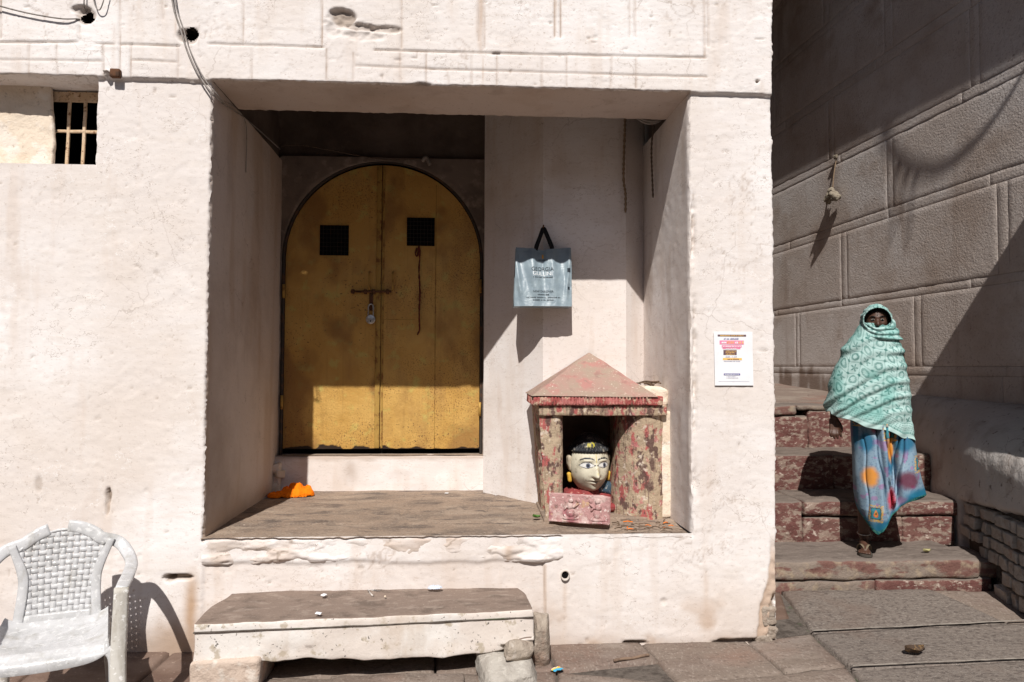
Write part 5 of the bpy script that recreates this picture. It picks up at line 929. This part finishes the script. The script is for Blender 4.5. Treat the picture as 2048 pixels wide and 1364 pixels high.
# rope and cloth strips added out of view to throw shadows on the alley wall
def back(y, z, t): return wpt(y, z, 0)-SUN*t
wp = [back(y, z, 2.4) for y, z in [(.2, 4.5), (.94, 3.60), (1.19, 3.35), (1.42, 3.20), (1.72, 3.11), (2.0, 3.17), (2.3, 3.39), (2.6, 3.9)]]
P_ = smooth_path(wp, 60); single('shadow_rope', tube(P_, .014, 8), 'rope_tan', 'unseen slack rope added to cast its shadow on the alley wall', 'rope', tuple(P_[0]))
for k, (y, z, L, wd_n) in enumerate([(2.05, 3.05, .5, 'long'), (2.15, 3.15, .42, 'short'), (2.27, 3.2, .62, 'longest')]):
    P_ = smooth_path([back(y, z+.10, 2.4), back(y+.03, z, 2.4), back(y+.10, z-L, 2.4)], 12); single('shadow_strip', sweep(P_, [.03, .04, .045, .045, .04, .04, .04, .03, .03, .02, .015, .01], .008, (1, 0, 0), 6), 'rag', wd_n+' torn cloth strip added out of view to shadow the alley wall', 'cloth strip', tuple(P_[-1]), 'torn strips added for their shadows')
# ================================================================== PLASTIC CHAIR
CHX, CHY = -1.785, -.61
ch = thing('plastic_chair', 'weathered white plastic armchair with woven back and broken top rail', 'chair', (CHX, CHY, float(gz(CHX, CHY))-.002), math.radians(20))
# seat: shallow dish with turned-down front lip
U, W_ = np.meshgrid(np.linspace(-1, 1, 40), np.linspace(0, 1, 44), indexing='ij')
sy = -.150+.350*W_; hw_ = .240-.045*W_; sx_ = U*hw_
sz_ = .415-.020*np.exp(-((W_-.45)/.35)**2)*(1-U**2)-.030*ss(.10, .0, W_)+.030*np.abs(U)**5*ss(.05, .3, W_)+.018*ss(.86, 1, W_)+.0012*np.sin(sx_*170)*ss(.15, .4, W_)*(1-ss(.7, .95, W_))
top = np.stack([sx_, sy, sz_], -1); lipz = np.stack([sx_[:, 0], sy[:, 0]-.006, sz_[:, 0]-.034-.010*np.cos(U[:, 0]*1.4)+.03*np.abs(U[:, 0])**6], -1)
full = np.concatenate([lipz[:, None], (lipz*.5+top[:, 0]*.5+[0, -.008, 0])[:, None], top], 1); und = full.copy(); und[..., 2] -= .006; und[:, :2, 1] += .006; und[:, :2, 2] += .006
V1, V2 = sheet(full), sheet(und, True)
rimA = [sheet(np.stack([full[0], und[0]], 0), True), sheet(np.stack([full[-1], und[-1]], 0)), sheet(np.stack([full[:, 0], und[:, 0]], 0)), sheet(np.stack([full[:, -1], und[:, -1]], 0), True)]
part(ch, 'seat', join(V1, V2, *rimA), 'chair_plastic', world=False)
for s in (-1, 1):  # side skirts of the seat
    P_ = smooth_path([(s*.238, -.150, .386), (s*.222, -.03, .400), (s*.205, .10, .402), (s*.190, .20, .412)], 20); part(ch, 'seat_rim', sweep(P_, .020, .055, (0, 0, 1), 8), 'chair_plastic', world=False)
# backrest surface
def bk(u, v):
    """u across (m), v up the back (m, 0..0.41)"""
    u = np.asarray(u, float); v = np.asarray(v, float)
    return np.stack(np.broadcast_arrays(u, .205+.24*v+.05*v*v-.9*u*u*(.4+v)+.0, .425+.955*v), -1)
def hwid(v): return .122+.062*ss(.17, .40, v)+.008*ss(.15, 0, v)
def topv(u): return .395-2.3*np.asarray(u)**2-3*np.abs(u)**3
wv = part(ch, 'back_panel', sweep(bk(np.linspace(-.130, .130, 20), np.full(20, .012)), .050, .010, (0, -1, .25), 8), 'chair_plastic', world=False)
pu, pv = .0262, .0256
nu_ = 13; us = (np.arange(nu_)-(nu_-1)/2)*pu; vs_ = .045+np.arange(15)*pv
def amp(i, j): return .0034*(1 if (i+j) % 2 else -1)
for i, u in enumerate(us):
    hi = float(topv(u)); lo = .030
    vv = np.linspace(lo, hi+.004, 64); vv = vv[(np.abs(u)-.010) < hwid(vv)]
    if len(vv) < 5 or hi < .06: continue
    P_ = bk(np.full(len(vv), u*(1-.16*ss(.30, 0, vv))), vv); ph = (vv-vs_[0])/pv; nrm = np.array([0, -.96, .25]); P_ = P_+nrm*(.0020*np.cos(np.pi*(ph+i)))[:, None]; part(wv, 'weave_strip', sweep(P_, .0226, .0014, nrm, 6, .35), 'chair_plastic', world=False)
for j, v in enumerate(vs_):
    hwd = float(hwid(v))+.008
    if v > .39: continue
    umax = min(hwd, math.sqrt(max((.395-v)/2.6, 1e-4))+.006)
    uu = np.linspace(-umax, umax, 60); P_ = bk(uu, np.full(60, v)); ph = uu/(pu*(1-.16*ss(.30, 0, v)))-us[0]/pu; nrm = np.array([0, -.96, .25]); P_ = P_-nrm*(.0020*np.cos(np.pi*(ph+j)))[:, None]; part(wv, 'weave_strip', sweep(P_, .0220, .0014, nrm, 6, .35), 'chair_plastic', world=False)
nr_ = (0, -.96, .25)
tu = np.linspace(-.165, .165, 50); part(ch, 'back_edge', sweep(bk(tu, topv(tu)+.002), .012, .012, nr_, 8), 'chair_plastic', world=False)
for s in (-1, 1):
    vv = np.linspace(-.02, .345, 30); P_ = bk(s*(hwid(vv)+.018), vv); part(ch, 'back_stile', sweep(P_, .040-.010*ss(.2, .34, vv), .016, nr_, 10), 'chair_plastic', world=False)
    # arm: top rail stub (broken at the middle), sweeping down and forward, then the flat front post
    a0 = .012 if s > 0 else -.062
    uu = np.linspace(a0, s*.150, 8); rail = bk(uu, topv(uu)+.016); rail[:, 1] += .004
    pts = list(rail)+[np.array([s*.218, .280, .735]), np.array([s*.262, .240, .692]), np.array([s*.288, .165, .655]), np.array([s*.290, .02, .640]), np.array([s*.288, -.09, .640]), np.array([s*.286, -.152, .634])]
    P_ = smooth_path(pts, 70); wdt = np.interp(np.linspace(0, 1, 70), [0, .25, .5, .65, .85, 1], [.056, .055, .052, .052, .052, .050])
    T_ = np.gradient(P_, axis=0); refs = np.zeros_like(P_); k_ = ss(.30, .62, np.linspace(0, 1, 70))[:, None]; refs[:] = (1-k_)*np.array(nr_)+k_*np.array([s*.25, 0, 1.0])
    refs /= np.linalg.norm(refs, axis=1, keepdims=True); part(ch, 'armrest', sweep(P_, wdt, .022, refs, 12, .55), 'chair_plastic', world=False)
    P_ = smooth_path([(s*.286, -.155, .640), (s*.284, -.161, .52), (s*.282, -.170, .36), (s*.288, -.190, .18), (s*.298, -.215, .0)], 30); part(ch, 'front_leg', sweep(P_, np.linspace(.056, .064, 30), np.linspace(.036, .042, 30), (0, 1, 0), 10, .5), 'chair_dirty', world=False)
    P_ = smooth_path([(s*.238, -.150, .395), (s*.262, -.158, .36), (s*.268, -.176, .27), (s*.280, -.200, .06)], 24); part(ch, 'leg_web', sweep(P_, np.linspace(.045, .02, 24), .014, (0, 1, 0), 8, .5), 'chair_plastic', world=False)
    P_ = smooth_path([(s*.185, .195, .405), (s*.195, .225, .28), (s*.215, .275, .0)], 20); part(ch, 'back_leg', sweep(P_, .040, .034, (0, 1, 0), 10, .6), 'chair_dirty', world=False)
# ================================================================== WOMAN ON THE STEPS
WX, WY, WZ = 2.64, .80, .2445
pr = thing('person', 'woman wrapped in pale green printed shawl and blue saree stepping down the stairs', 'person', (WX, WY, WZ), -.44)
def capsule(a, b, ra, rb, n=14):
    a, b = np.array(a, float), np.array(b, float); t = np.linspace(0, 1, n)
    e = np.sin(np.linspace(0, np.pi, n)); P_ = []; R_ = []
    L = np.linalg.norm(b-a); d = (b-a)/max(L, 1e-9)
    for th in np.linspace(-np.pi/2, 0, 5)[:-1]: P_.append(a+d*ra*math.sin(th)); R_.append(max(ra*math.cos(th), .0008))
    for k in np.linspace(0, 1, 5): P_.append(a+(b-a)*k); R_.append(ra+(rb-ra)*k)
    for th in np.linspace(0, np.pi/2, 5)[1:]: P_.append(b+d*rb*math.sin(th)); R_.append(max(rb*math.cos(th), .0008))
    T = d; ref = np.array([0, 0, 1.]) if abs(T[2]) < .9 else np.array([0, 1., 0]); B = np.cross(T, ref); B /= np.linalg.norm(B); N = np.cross(B, T); ang = np.linspace(0, 2*np.pi, 14, endpoint=False)
    V = np.array([p+r*(math.cos(x)*B+math.sin(x)*N) for p, r in zip(P_, R_) for x in ang]); F = []
    k = len(P_)
    for i in range(k-1):
        for j in range(14): F.append([i*14+j, i*14+(j+1) % 14, (i+1)*14+(j+1) % 14, (i+1)*14+j])
    F += [list(range(14))[::-1], [(k-1)*14+j for j in range(14)]]; return V, F
HC = np.array([.033, -.005, 1.528])
B_ = []
# torso, hips, neck
B_ += [capsule((.03, .02, .85), (.03, .01, 1.12), .135, .115), capsule((.03, .01, 1.12), (.03, .01, 1.28), .115, .125), capsule((-.10, .015, 1.31), (.135, .015, 1.31), .060, .058), capsule((.03, .015, 1.30), (.033, .01, 1.46), .055, .05)]
# head
n, m_ = 40, 56; th_ = np.linspace(.02, np.pi-.02, n); ph_ = np.linspace(-np.pi, np.pi, m_); TH, PHh = np.meshgrid(th_, ph_, indexing='ij'); LA = np.pi/2-TH
g = lambda a, b, sa, sb: np.exp(-((PHh-a)/sa)**2-((LA-b)/sb)**2)
f = .024*np.exp(-(PHh/.15)**2)*ss(.10, -.20, LA)*ss(-.36, -.26, LA)+.008*g(0, -.26, .28, .08)+.006*(g(.35, .16, .3, .06)+g(-.35, .16, .3, .06))-.011*(g(.38, .02, .22, .10)+g(-.38, .02, .22, .10))+.007*(g(.6, -.2, .25, .15)+g(-.6, -.2, .25, .15))+.007*(g(0, -.45, .25, .05)+g(0, -.55, .22, .05))+.008*g(0, -.85, .3, .15)
jw = 1-.22*ss(-.25, -1.2, LA); D = np.stack([np.cos(LA)*np.sin(PHh), -np.cos(LA)*np.cos(PHh), np.sin(LA)], -1); hp = HC+D*np.array([.071, .088, .108])*np.stack([jw, np.ones_like(jw), np.ones_like(jw)], -1)+D*f[..., None]
hv, hf = sheet(hp, True); hf = hf.tolist()+[[k for k in range(m_)], [(n-1)*m_+k for k in range(m_)][::-1]]; B_.append((hv, hf))
# her right arm hangs, the hand shows under the shawl; left arm held to the chest
sh_, el, wr = (-.135, .015, 1.30), (-.215, .03, 1.08), (-.232, -.035, .885)
B_ += [capsule(sh_, el, .046, .038), capsule(el, wr, .037, .024), capsule((.155, .015, 1.30), (.165, .0, 1.08), .044, .036), capsule((.165, .0, 1.08), (.12, -.06, 1.13), .034, .026), capsule((.12, -.06, 1.13), (.07, -.075, 1.14), .026, .02)]
# hand: palm and five curled fingers
pa = np.array([-.232, -.040, .865]); pe = np.array([-.226, -.052, .805])
for k in range(4):
    o_ = np.array([(-.026+.0175*k), -.004*abs(k-1.5), 0]); B_.append(capsule(pa+o_*.7, pe+o_, .013, .011))
for k, L in enumerate((.052, .062, .060, .048)):
    o_ = np.array([(-.027+.018*k), -.004*abs(k-1.5), 0]); p0 = pe+o_; p1 = p0+np.array([.002*(k-1.5), -.016, -L*.55]); p2 = p1+np.array([.004, .006, -L*.42]); B_ += [capsule(p0, p1, .0098, .0088), capsule(p1, p2, .0088, .0070)]
t0 = pa+np.array([.026, -.012, -.012]); t1 = t0+np.array([.016, -.018, -.030]); t2 = t1+np.array([.002, -.010, -.026]); B_ += [capsule(t0, t1, .0125, .0105), capsule(t1, t2, .0105, .008)]
# legs: front leg on the lower tread, rear knee bent with its foot on the tread above
B_ += [capsule((-.045, .01, .82), (-.055, -.03, .46), .080, .056), capsule((-.055, -.03, .46), (-.058, .035, .095), .052, .031), capsule((-.058, .040, .050), (-.060, -.04, .048), .030, .028), capsule((-.060, -.04, .046), (-.064, -.105, .030), .030, .020)]
for k, (dx_, L) in enumerate(((.022, .040), (.004, .040), (-.010, .034), (-.022, .028), (-.033, .020))):
    B_.append(capsule((-.064+dx_*.9, -.100, .027), (-.066+dx_*1.05, -.115-L*.8, .022), .0125 if k == 0 else .0085, .010 if k == 0 else .0072))
B_ += [capsule((.11, .02, .82), (.15, .05, .52), .080, .058), capsule((.15, .05, .52), (.16, .34, .36), .052, .034), capsule((.16, .36, .335), (.165, .25, .315), .030, .024)]
tmp = bpy.data.objects.new('tmp', mesh('tmp', *join(*B_), None)); col.objects.link(tmp)
rm_ = tmp.modifiers.new('r', 'REMESH'); rm_.mode = 'VOXEL'; rm_.voxel_size = .0052; sm = tmp.modifiers.new('s', 'SMOOTH'); sm.factor = .5; sm.iterations = 2
bpy.context.view_layer.update(); bm_ = bpy.data.meshes.new_from_object(tmp.evaluated_get(bpy.context.evaluated_depsgraph_get())); bpy.data.objects.remove(tmp)
bm_.materials.clear(); bm_.materials.append(MATS['skin']); bm_.polygons.foreach_set('use_smooth', np.ones(len(bm_.polygons), bool)); bm_.name = 'body'; body = obj('body', bm_, pr)
for s in (-1, 1):
    c = HC+np.array([s*.027, -.0775, .004]); e_ = part(body, 'eye', ball(c, (.0125, .008, .0068)), 'eye_white', world=False); part(body, 'iris', ball(c+[.001, -.0052, 0], (.0052, .0035, .0052)), 'eye_dark', world=False)
    part(body, 'eyebrow', sweep(smooth_path([HC+np.array([s*.012, -.090, .021]), HC+np.array([s*.030, -.085, .027]), HC+np.array([s*.046, -.070, .021])], 10), [.002, .005, .006, .006, .006, .006, .005, .004, .003, .002], .003, (0, -1, 0), 6), 'hair', world=False)
hr = hp.copy(); hr = HC+(hr-HC)*1.035; mk = (LA > .62-.18*np.abs(np.sin(PHh)))[:-1, :-1] | (np.abs(PHh) > 1.45)[:-1, :-1] & (LA > -.5)[:-1, :-1]; part(body, 'hair', compact(*sheet(hr, True, mk))[:2], 'hair', world=False)
part(body, 'bindi', ball(HC+[.001, -.092, .040], (.0035, .002, .0035), 6, 8), 'eye_dark', world=False)
# ---- shawl: hood, face wrap and body drape, one cloth with one print
Vs, Fs, Cs = [], [], []
MINT = np.array([.22, .42, .39]); PALE = np.array([.38, .53, .51]); GRN = np.array([.018, .12, .105])
def prt(a, b, hem):
    """block print: a along the cloth, b up from the hem (metres)"""
    p = .074; ca, cb = a/p, b/p; fa, fb = ca-np.floor(ca)-.5, cb-np.floor(cb)-.5; r = np.hypot(fa, fb); t = np.arctan2(fb, fa); odd = (np.floor(ca)+np.floor(cb)) % 2
    c = MINT+(PALE-MINT)*ss(.2, .6, fbm(a*9, b*9, 0, 3, 3)*.5+.5)[..., None]
    flower = (r < .20+.15*np.cos(t*5))*(odd < .5); ringc = ((r < .36) & (r > .19+.03*np.cos(t*8)))*(odd > .5); edge = (np.maximum(abs(fa), abs(fb)) > .462); dot = np.hypot(abs(fa)-.5, abs(fb)-.5) < .12
    g_ = np.clip(.95*flower+.78*ringc+.55*edge+.85*dot, 0, 1); g_ = g_*(b > .105)
    q = .0145; dots = (np.hypot(((a/q+np.floor(b/q)*.5) % 1)-.5, ((b/q) % 1)-.5) < .30)*(b > .030)*(b < .092); ln = ((abs(b-.030) < .003) | (abs(b-.096) < .004)); g_ = np.clip(g_+.75*dots+.55*ln, 0, 1)
    g_ = g_*(.75+.25*fbm(a*30, b*30, 0, 7, 2)); c = np.where((b < .028)[..., None], PALE*1.08, c); return c*(1-g_[..., None])+GRN*g_[..., None]
def add(P_, C_, flip=False, mask=None):
    V, F = sheet(P_, flip, mask); o_ = sum(len(v) for v in Vs); Vs.append(V); Fs.extend((F+o_).tolist()); Cs.append(C_.reshape(-1, 3))
zr = np.array([1.50, 1.475, 1.44, 1.405, 1.373, 1.30, 1.20, 1.10, 1.00, .93, .85, .73, .60]); xl = np.array([-.062, -.078, -.105, -.135, -.155, -.182, -.217, -.256, -.290, -.300, -.300, -.300, -.30]); xr = np.array([.120, .128, .142, .166, .188, .206, .222, .238, .244, .246, .252, .262, .265]); dp_ = np.array([.095, .105, .118, .128, .135, .145, .155, .160, .165, .168, .17, .17, .17])
n, m_ = 210, 300; v = np.linspace(0, 1, n)[:, None]; ph = np.linspace(0, 2*np.pi, m_)[None]   # ph=0 right, -y front at 3pi/2
cx, sy_ = np.cos(ph), np.sin(ph); xf = cx*.28; hemz = .835-.33*xf+.05*ss(0, .9, sy_)+.008*np.sin(ph*9)
top_z = 1.492-.012*cx*1.0+.016*np.clip(-sy_, 0, 1)-.02*np.clip(-sy_, 0, 1)*np.clip(cx, 0, 1)
Zs_ = top_z+(hemz-top_z)*v; ii = lambda arr: np.interp(-Zs_, -zr, arr)
L_, R_, Dp = ii(xl), ii(xr), ii(dp_); cxm, hw_ = (L_+R_)/2, (R_-L_)/2
ex = np.sign(cx)*np.abs(cx)**.82; ey = np.sign(sy_)*np.abs(sy_)**.82
Xs_ = cxm+hw_*ex; Ys_ = .012+Dp*ey
# folds: swags hanging between the shoulders, fine diagonal creases, pulled toward her left shoulder
a_ = Xs_; depth = v*0+Zs_
swag = Zs_+.20*(Xs_-.10)**2*4-.30*(Xs_-.2)*(1-ss(1.05, 1.42, Zs_)*.6)
w1 = np.sin(swag*62+2.2*fbm(Xs_*5, Ys_*5, Zs_*4, 3, 3)); w2 = np.sin(swag*128+3*fbm(Xs_*8, Ys_*8, Zs_*6, 4, 3))
am = (.0085+.006*ss(1.25, 1.46, Zs_)+.006*ss(-.02, -.22, Xs_))*(.35+.65*ss(-.25, .35, fbm(Xs_*4, 0, Zs_*5, 9, 3))); dsp = am*(w1*.8+.35*w2)
vert = .010*np.sin(ph*11+2*fbm(cx, sy_, Zs_*3, 5, 2))*ss(1.0, .72, Zs_)
armb = .020*np.exp(-((Xs_+.215)/.06)**2)*ss(.9, 1.1, Zs_)*ss(1.4, 1.2, Zs_)*(sy_ < 0)
nrm = np.stack([np.broadcast_to(ex, Xs_.shape)*.7, np.broadcast_to(ey, Xs_.shape), 0*Xs_], -1); nrm /= np.maximum(np.linalg.norm(nrm, axis=-1, keepdims=True), 1e-6)
P_ = np.stack([Xs_, Ys_, Zs_], -1)+nrm*(dsp+vert+armb)[..., None]
hemd = (Zs_-hemz); arc = np.broadcast_to(np.where(sy_ < 0, 1, -1)*0+(ph-1.5*np.pi)*.24, Xs_.shape)
P0 = np.stack([Xs_, Ys_], -1); sg = np.linalg.norm(np.diff(P0, axis=1), axis=-1); cs = np.concatenate([np.zeros((P0.shape[0], 1)), np.cumsum(sg, 1)], 1); kf = int(.75*(P0.shape[1]-1)); arcx = cs-cs[:, kf:kf+1]
Cc = prt(arcx+.012*fbm(Xs_*6, 0, Zs_*6, 21)+.03*w1*0, hemd+.010*fbm(Xs_*5, 2, Zs_*8, 22), hemz); add(P_, Cc, True)
# face wrap: tight rolls crossing nose and chin, top edge slanting
n, m_ = 46, 120; v = np.linspace(0, 1, n)[:, None]; ph = np.linspace(0, 2*np.pi, m_)[None]; cx, sy_ = np.cos(ph), np.sin(ph); fr_ = np.clip(-sy_, 0, 1)
ztop = 1.575+.0*cx-fr_**.6*(.098-.010*cx)+.045*np.clip(-cx-.15, 0, 1)*fr_; Zs_ = ztop+(1.40-ztop)*v
rx_ = .088+.022*v+.02*v**2; ry_ = .108+.016*v; Xs_ = .034+.020*v+rx_*cx; Ys_ = .0+ry_*sy_-.004
w1 = .0065*np.sin(v*17-cx*3.2+1.5*fbm(cx*2, sy_*2, v*3, 3, 2))*ss(0, .12, v); P_ = np.stack([Xs_+w1*cx, Ys_+w1*sy_, Zs_+0*Xs_], -1); add(P_, prt(Xs_+.37, Zs_-.8, 0), True)
# hood with the face left open
n, m_ = 90, 130; th_ = np.linspace(.01, 2.2, n); ph_ = np.linspace(-np.pi, np.pi, m_); TH, PHh = np.meshgrid(th_, ph_, indexing='ij'); LA = np.pi/2-TH
D = np.stack([np.cos(LA)*np.sin(PHh), -np.cos(LA)*np.cos(PHh), np.sin(LA)], -1); rr = np.array([.091, .116, .112])
fo = .004*np.sin(LA*14+PHh*2+2*fbm(D[..., 0]*3, D[..., 1]*3, D[..., 2]*3, 3, 2)); hc = HC+np.array([0, .004, -.002])
op = np.hypot((PHh+.04)/1.0, (LA-.06)/.74); roll = .004*np.exp(-((op-1.03)/.10)**2); P_ = hc+D*(rr+(fo*.6*ss(1.0, 1.3, op)+roll)[..., None])
P_[..., 1] -= .022*np.exp(-((op-1.0)/.22)**2)
mk = (op > 1.0)[:-1, :-1] | (LA < -.75)[:-1, :-1]; add(P_, prt(PHh*.095+.2, LA*.11+.6, 0)*.96, True, mk)
VV = np.concatenate(Vs); lo_ = ss(1.45, 1.30, VV[:, 2]); VV[:, 0] = VV[:, 0]*(1-.06*lo_)-.004*lo_; CC = np.concatenate(Cs); shw = part(pr, 'shawl', (VV, Fs), 'shawl', world=False, cols=CC)
so_ = shw.modifiers.new('thickness', 'SOLIDIFY'); so_.thickness = .0035; so_.offset = -1
# ---- saree skirt
n, m_ = 190, 300; v = np.linspace(0, 1, n)[:, None]; ph = np.linspace(0, 2*np.pi, m_)[None]; cx, sy_ = np.cos(ph), np.sin(ph)
fz = np.clip(-sy_, 0, 1)
px_h = np.array([-1., -.85, -.6, -.35, -.15, .05, .25, .42, .55, .75, 1.]); pz_h = np.array([.27, .215, .17, .152, .148, .175, .27, .36, .375, .38, .39])
xh = cx+0*ph; hemz = np.where(sy_ < .15, np.interp(xh, px_h, pz_h), .36)+.0; hemz = hemz*(1-ss(-.2, .3, sy_))+.36*ss(-.2, .3, sy_)
Zs_ = .96+(hemz-.96)*v
zr = np.array([.96, .88, .80, .70, .60, .50, .40, .30, .15]); xl = np.array([-.125, -.128, -.128, -.122, -.118, -.116, -.114, -.100, -.045]); xr = np.array([.225, .238, .250, .266, .284, .306, .330, .23, .11]); dp_ = np.array([.15, .155, .16, .165, .17, .175, .18, .18, .15]); ii = lambda arr: np.interp(-Zs_, -zr, arr)
L_, R_, Dp = ii(xl), ii(xr), ii(dp_); Xs_ = (L_+R_)/2+(R_-L_)/2*np.sign(cx)*np.abs(cx)**.85; Ys_ = .03+Dp*np.sign(sy_)*np.abs(sy_)**.85-.05*ss(.85, .45, Zs_)*np.exp(-((Xs_+.04)/.09)**2)*(sy_ < 0)
fx_ = Xs_-.02+.10*(Zs_-.6)*np.sign(.05-Xs_)*ss(0, .15, abs(Xs_-.05)); flw = ss(.95, .60, Zs_)
fs_ = np.sin(fx_*58+1.2*fbm(Xs_*4, Ys_*3, Zs_*2.5, 3, 2)); fold = .015*fs_*(.35+.65*flw)*np.exp(-((Xs_-.11)/.11)**2)+.012*np.sin(fx_*34+1)*flw+.006*fbm(Xs_*9, 1, Zs_*5, 6, 3)
fold = fold+.03*np.exp(-((Xs_-.085+.06*(Zs_-.6))/.022)**2)*ss(1.0, .85, Zs_)*ss(.2, .4, Zs_)-.030*np.exp(-((Xs_-.13+.08*(Zs_-.6))/.018)**2)*ss(1.0, .85, Zs_)-.022*np.exp(-((Xs_-.045+.10*(Zs_-.6))/.014)**2)*ss(1.0, .9, Zs_)*ss(.15, .5, Zs_)
for x0, dd, sl2 in ((.015, .030, .12), (.075, .045, .05), (.105, .050, .0), (.150, .045, -.10), (.190, .030, -.16), (-.06, .012, .03)):
    fold = fold-dd*np.exp(-((Xs_-x0+sl2*(Zs_-.75)+.006*np.sin(Zs_*21+x0*50))/.0065)**2)*ss(.98, .88, Zs_)*ss(hemz-.02, hemz+.16, Zs_)
nrm = np.stack([.35*np.broadcast_to(cx, Xs_.shape), np.broadcast_to(np.where(sy_ < 0, -1, 1)*np.abs(sy_)**.4, Xs_.shape), 0*Xs_], -1); P_ = np.stack([Xs_, Ys_, Zs_], -1)+nrm*fold[..., None]
BLU = np.array([.20, .29, .37]); C_ = np.zeros(Xs_.shape+(3,)); C_[:] = BLU; a_, b_ = Xs_, Zs_+0*Xs_
def pb(mk, c): C_[:] = C_*(1-mk[..., None])+np.array(c)*mk[..., None]
nz = fbm(a_*40, 0, b_*40, 3, 3); pb(.35*ss(0, .5, fbm(a_*7, 0, b_*7, 4, 3)), (.31, .40, .46)); pb(.55*(vn(a_*150, 0, b_*150, 5) > .42), (.10, .15, .25)); pb(.6*(fbm(a_*26, 3, b_*26, 8, 2) > .42), (.30, .13, .29))
gb = lambda x, z, rx_, rz_: ss(1.25, .55, np.hypot((a_-x)/rx_, (b_-z)/rz_)+.15*nz)
TEAL = (.008, .115, .21)
for x, z, r1, r2, c in [(-.045, .735, .05, .075, TEAL), (.185, .745, .075, .075, TEAL), (.10, .62, .03, .10, TEAL), (-.03, .515, .055, .065, (.66, .25, .01)), (.10, .70, .024, .085, (.62, .25, .01)), (.20, .50, .07, .06, (.11, .012, .03)), (.10, .375, .028, .075, (.48, .03, .06)), (.275, .83, .03, .05, (.62, .23, .01)), (.27, .40, .10, .05, TEAL), (.06, .20, .09, .05, TEAL), (-.105, .80, .018, .13, (.01, .12, .22)), (.0, .85, .02, .06, (.42, .06, .09)), (-.12, .56, .03, .1, (.30, .42, .52))]: pb(.88*gb(x, z, r1, r2), c)
hemd = Zs_-hemz; pb(.75*ss(.085, .03, hemd), (.008, .13, .22)); pb(.95*(hemd < .022+.004*nz), (.012, .11, .12)); pb(.5*((hemd < .022) & (vn(a_*160, 0, b_*160, 9) > .3)), (.14, .34, .22))
for x, z in [(.0, .285), (.285, .60), (-.075, .885), (.10, .80)]:  # framed motifs
    u, w_ = (a_-x), (b_-z); bx_ = np.maximum(abs(u)/.030, abs(w_)/.036); pb(.8*((bx_ < 1.5) & (bx_ > 1) & (vn(u*230, 0, w_*230, 4) > -.15)), (.62, .36, .05)); pb(.9*(bx_ < 1), (.03, .22, .27)); pb(.9*((bx_ < 1.05) & (bx_ > .92)), (.03, .03, .03))
    dr = np.hypot(u/(.013+.006*np.clip(-w_/.02, -1, 1)), w_/.025); pb(.95*(dr < 1), (.68, .12, .04)); pb(.9*((dr < .62) & (dr > .45)), (.75, .55, .08)); pb(.9*(dr < .40), (.03, .02, .03))
P_[..., 0] = P_[..., 0]*.94-.004
sk2 = part(pr, 'saree', sheet(P_, True), 'saree', world=False, cols=C_.reshape(-1, 3)); so_ = sk2.modifiers.new('thickness', 'SOLIDIFY'); so_.thickness = .003; so_.offset = -1
# ---- sandal and anklet
sl_ = np.array([(-.060, .062), (-.036, .055), (-.030, .0), (-.026, -.07), (-.022, -.125), (-.038, -.158), (-.066, -.162), (-.094, -.148), (-.106, -.11), (-.100, -.05), (-.090, .01), (-.086, .05)]); pth = smooth_path([(a, b, 0) for a, b in list(sl_)+[sl_[0]]], 50)[:-1]
k_ = len(pth); V = np.concatenate([pth+[0, 0, .001], pth+[0, 0, .016]]); sn = part(pr, 'sandal', (V, [list(range(k_))[::-1], list(range(k_, 2*k_))]+[[j, (j+1) % k_, k_+(j+1) % k_, k_+j] for j in range(k_)]), 'rubber', world=False, smooth=False)
for s in (-1, 1): part(sn, 'strap', sweep(smooth_path([(-.062, -.118, .040), (-.062+s*.022, -.075, .062), (-.062+s*.036, -.03, .040), (-.062+s*.038, -.01, .014)], 16), .016, .004, (0, 0, 1), 6), 'sandal_strap', world=False)
aa = np.linspace(0, 2*np.pi, 30); part(pr, 'anklet', tube(np.stack([-.058+.039*np.cos(aa), .028+.041*np.sin(aa), .115+.008*np.sin(aa)], -1), .003, 6, False), 'steel', world=False)
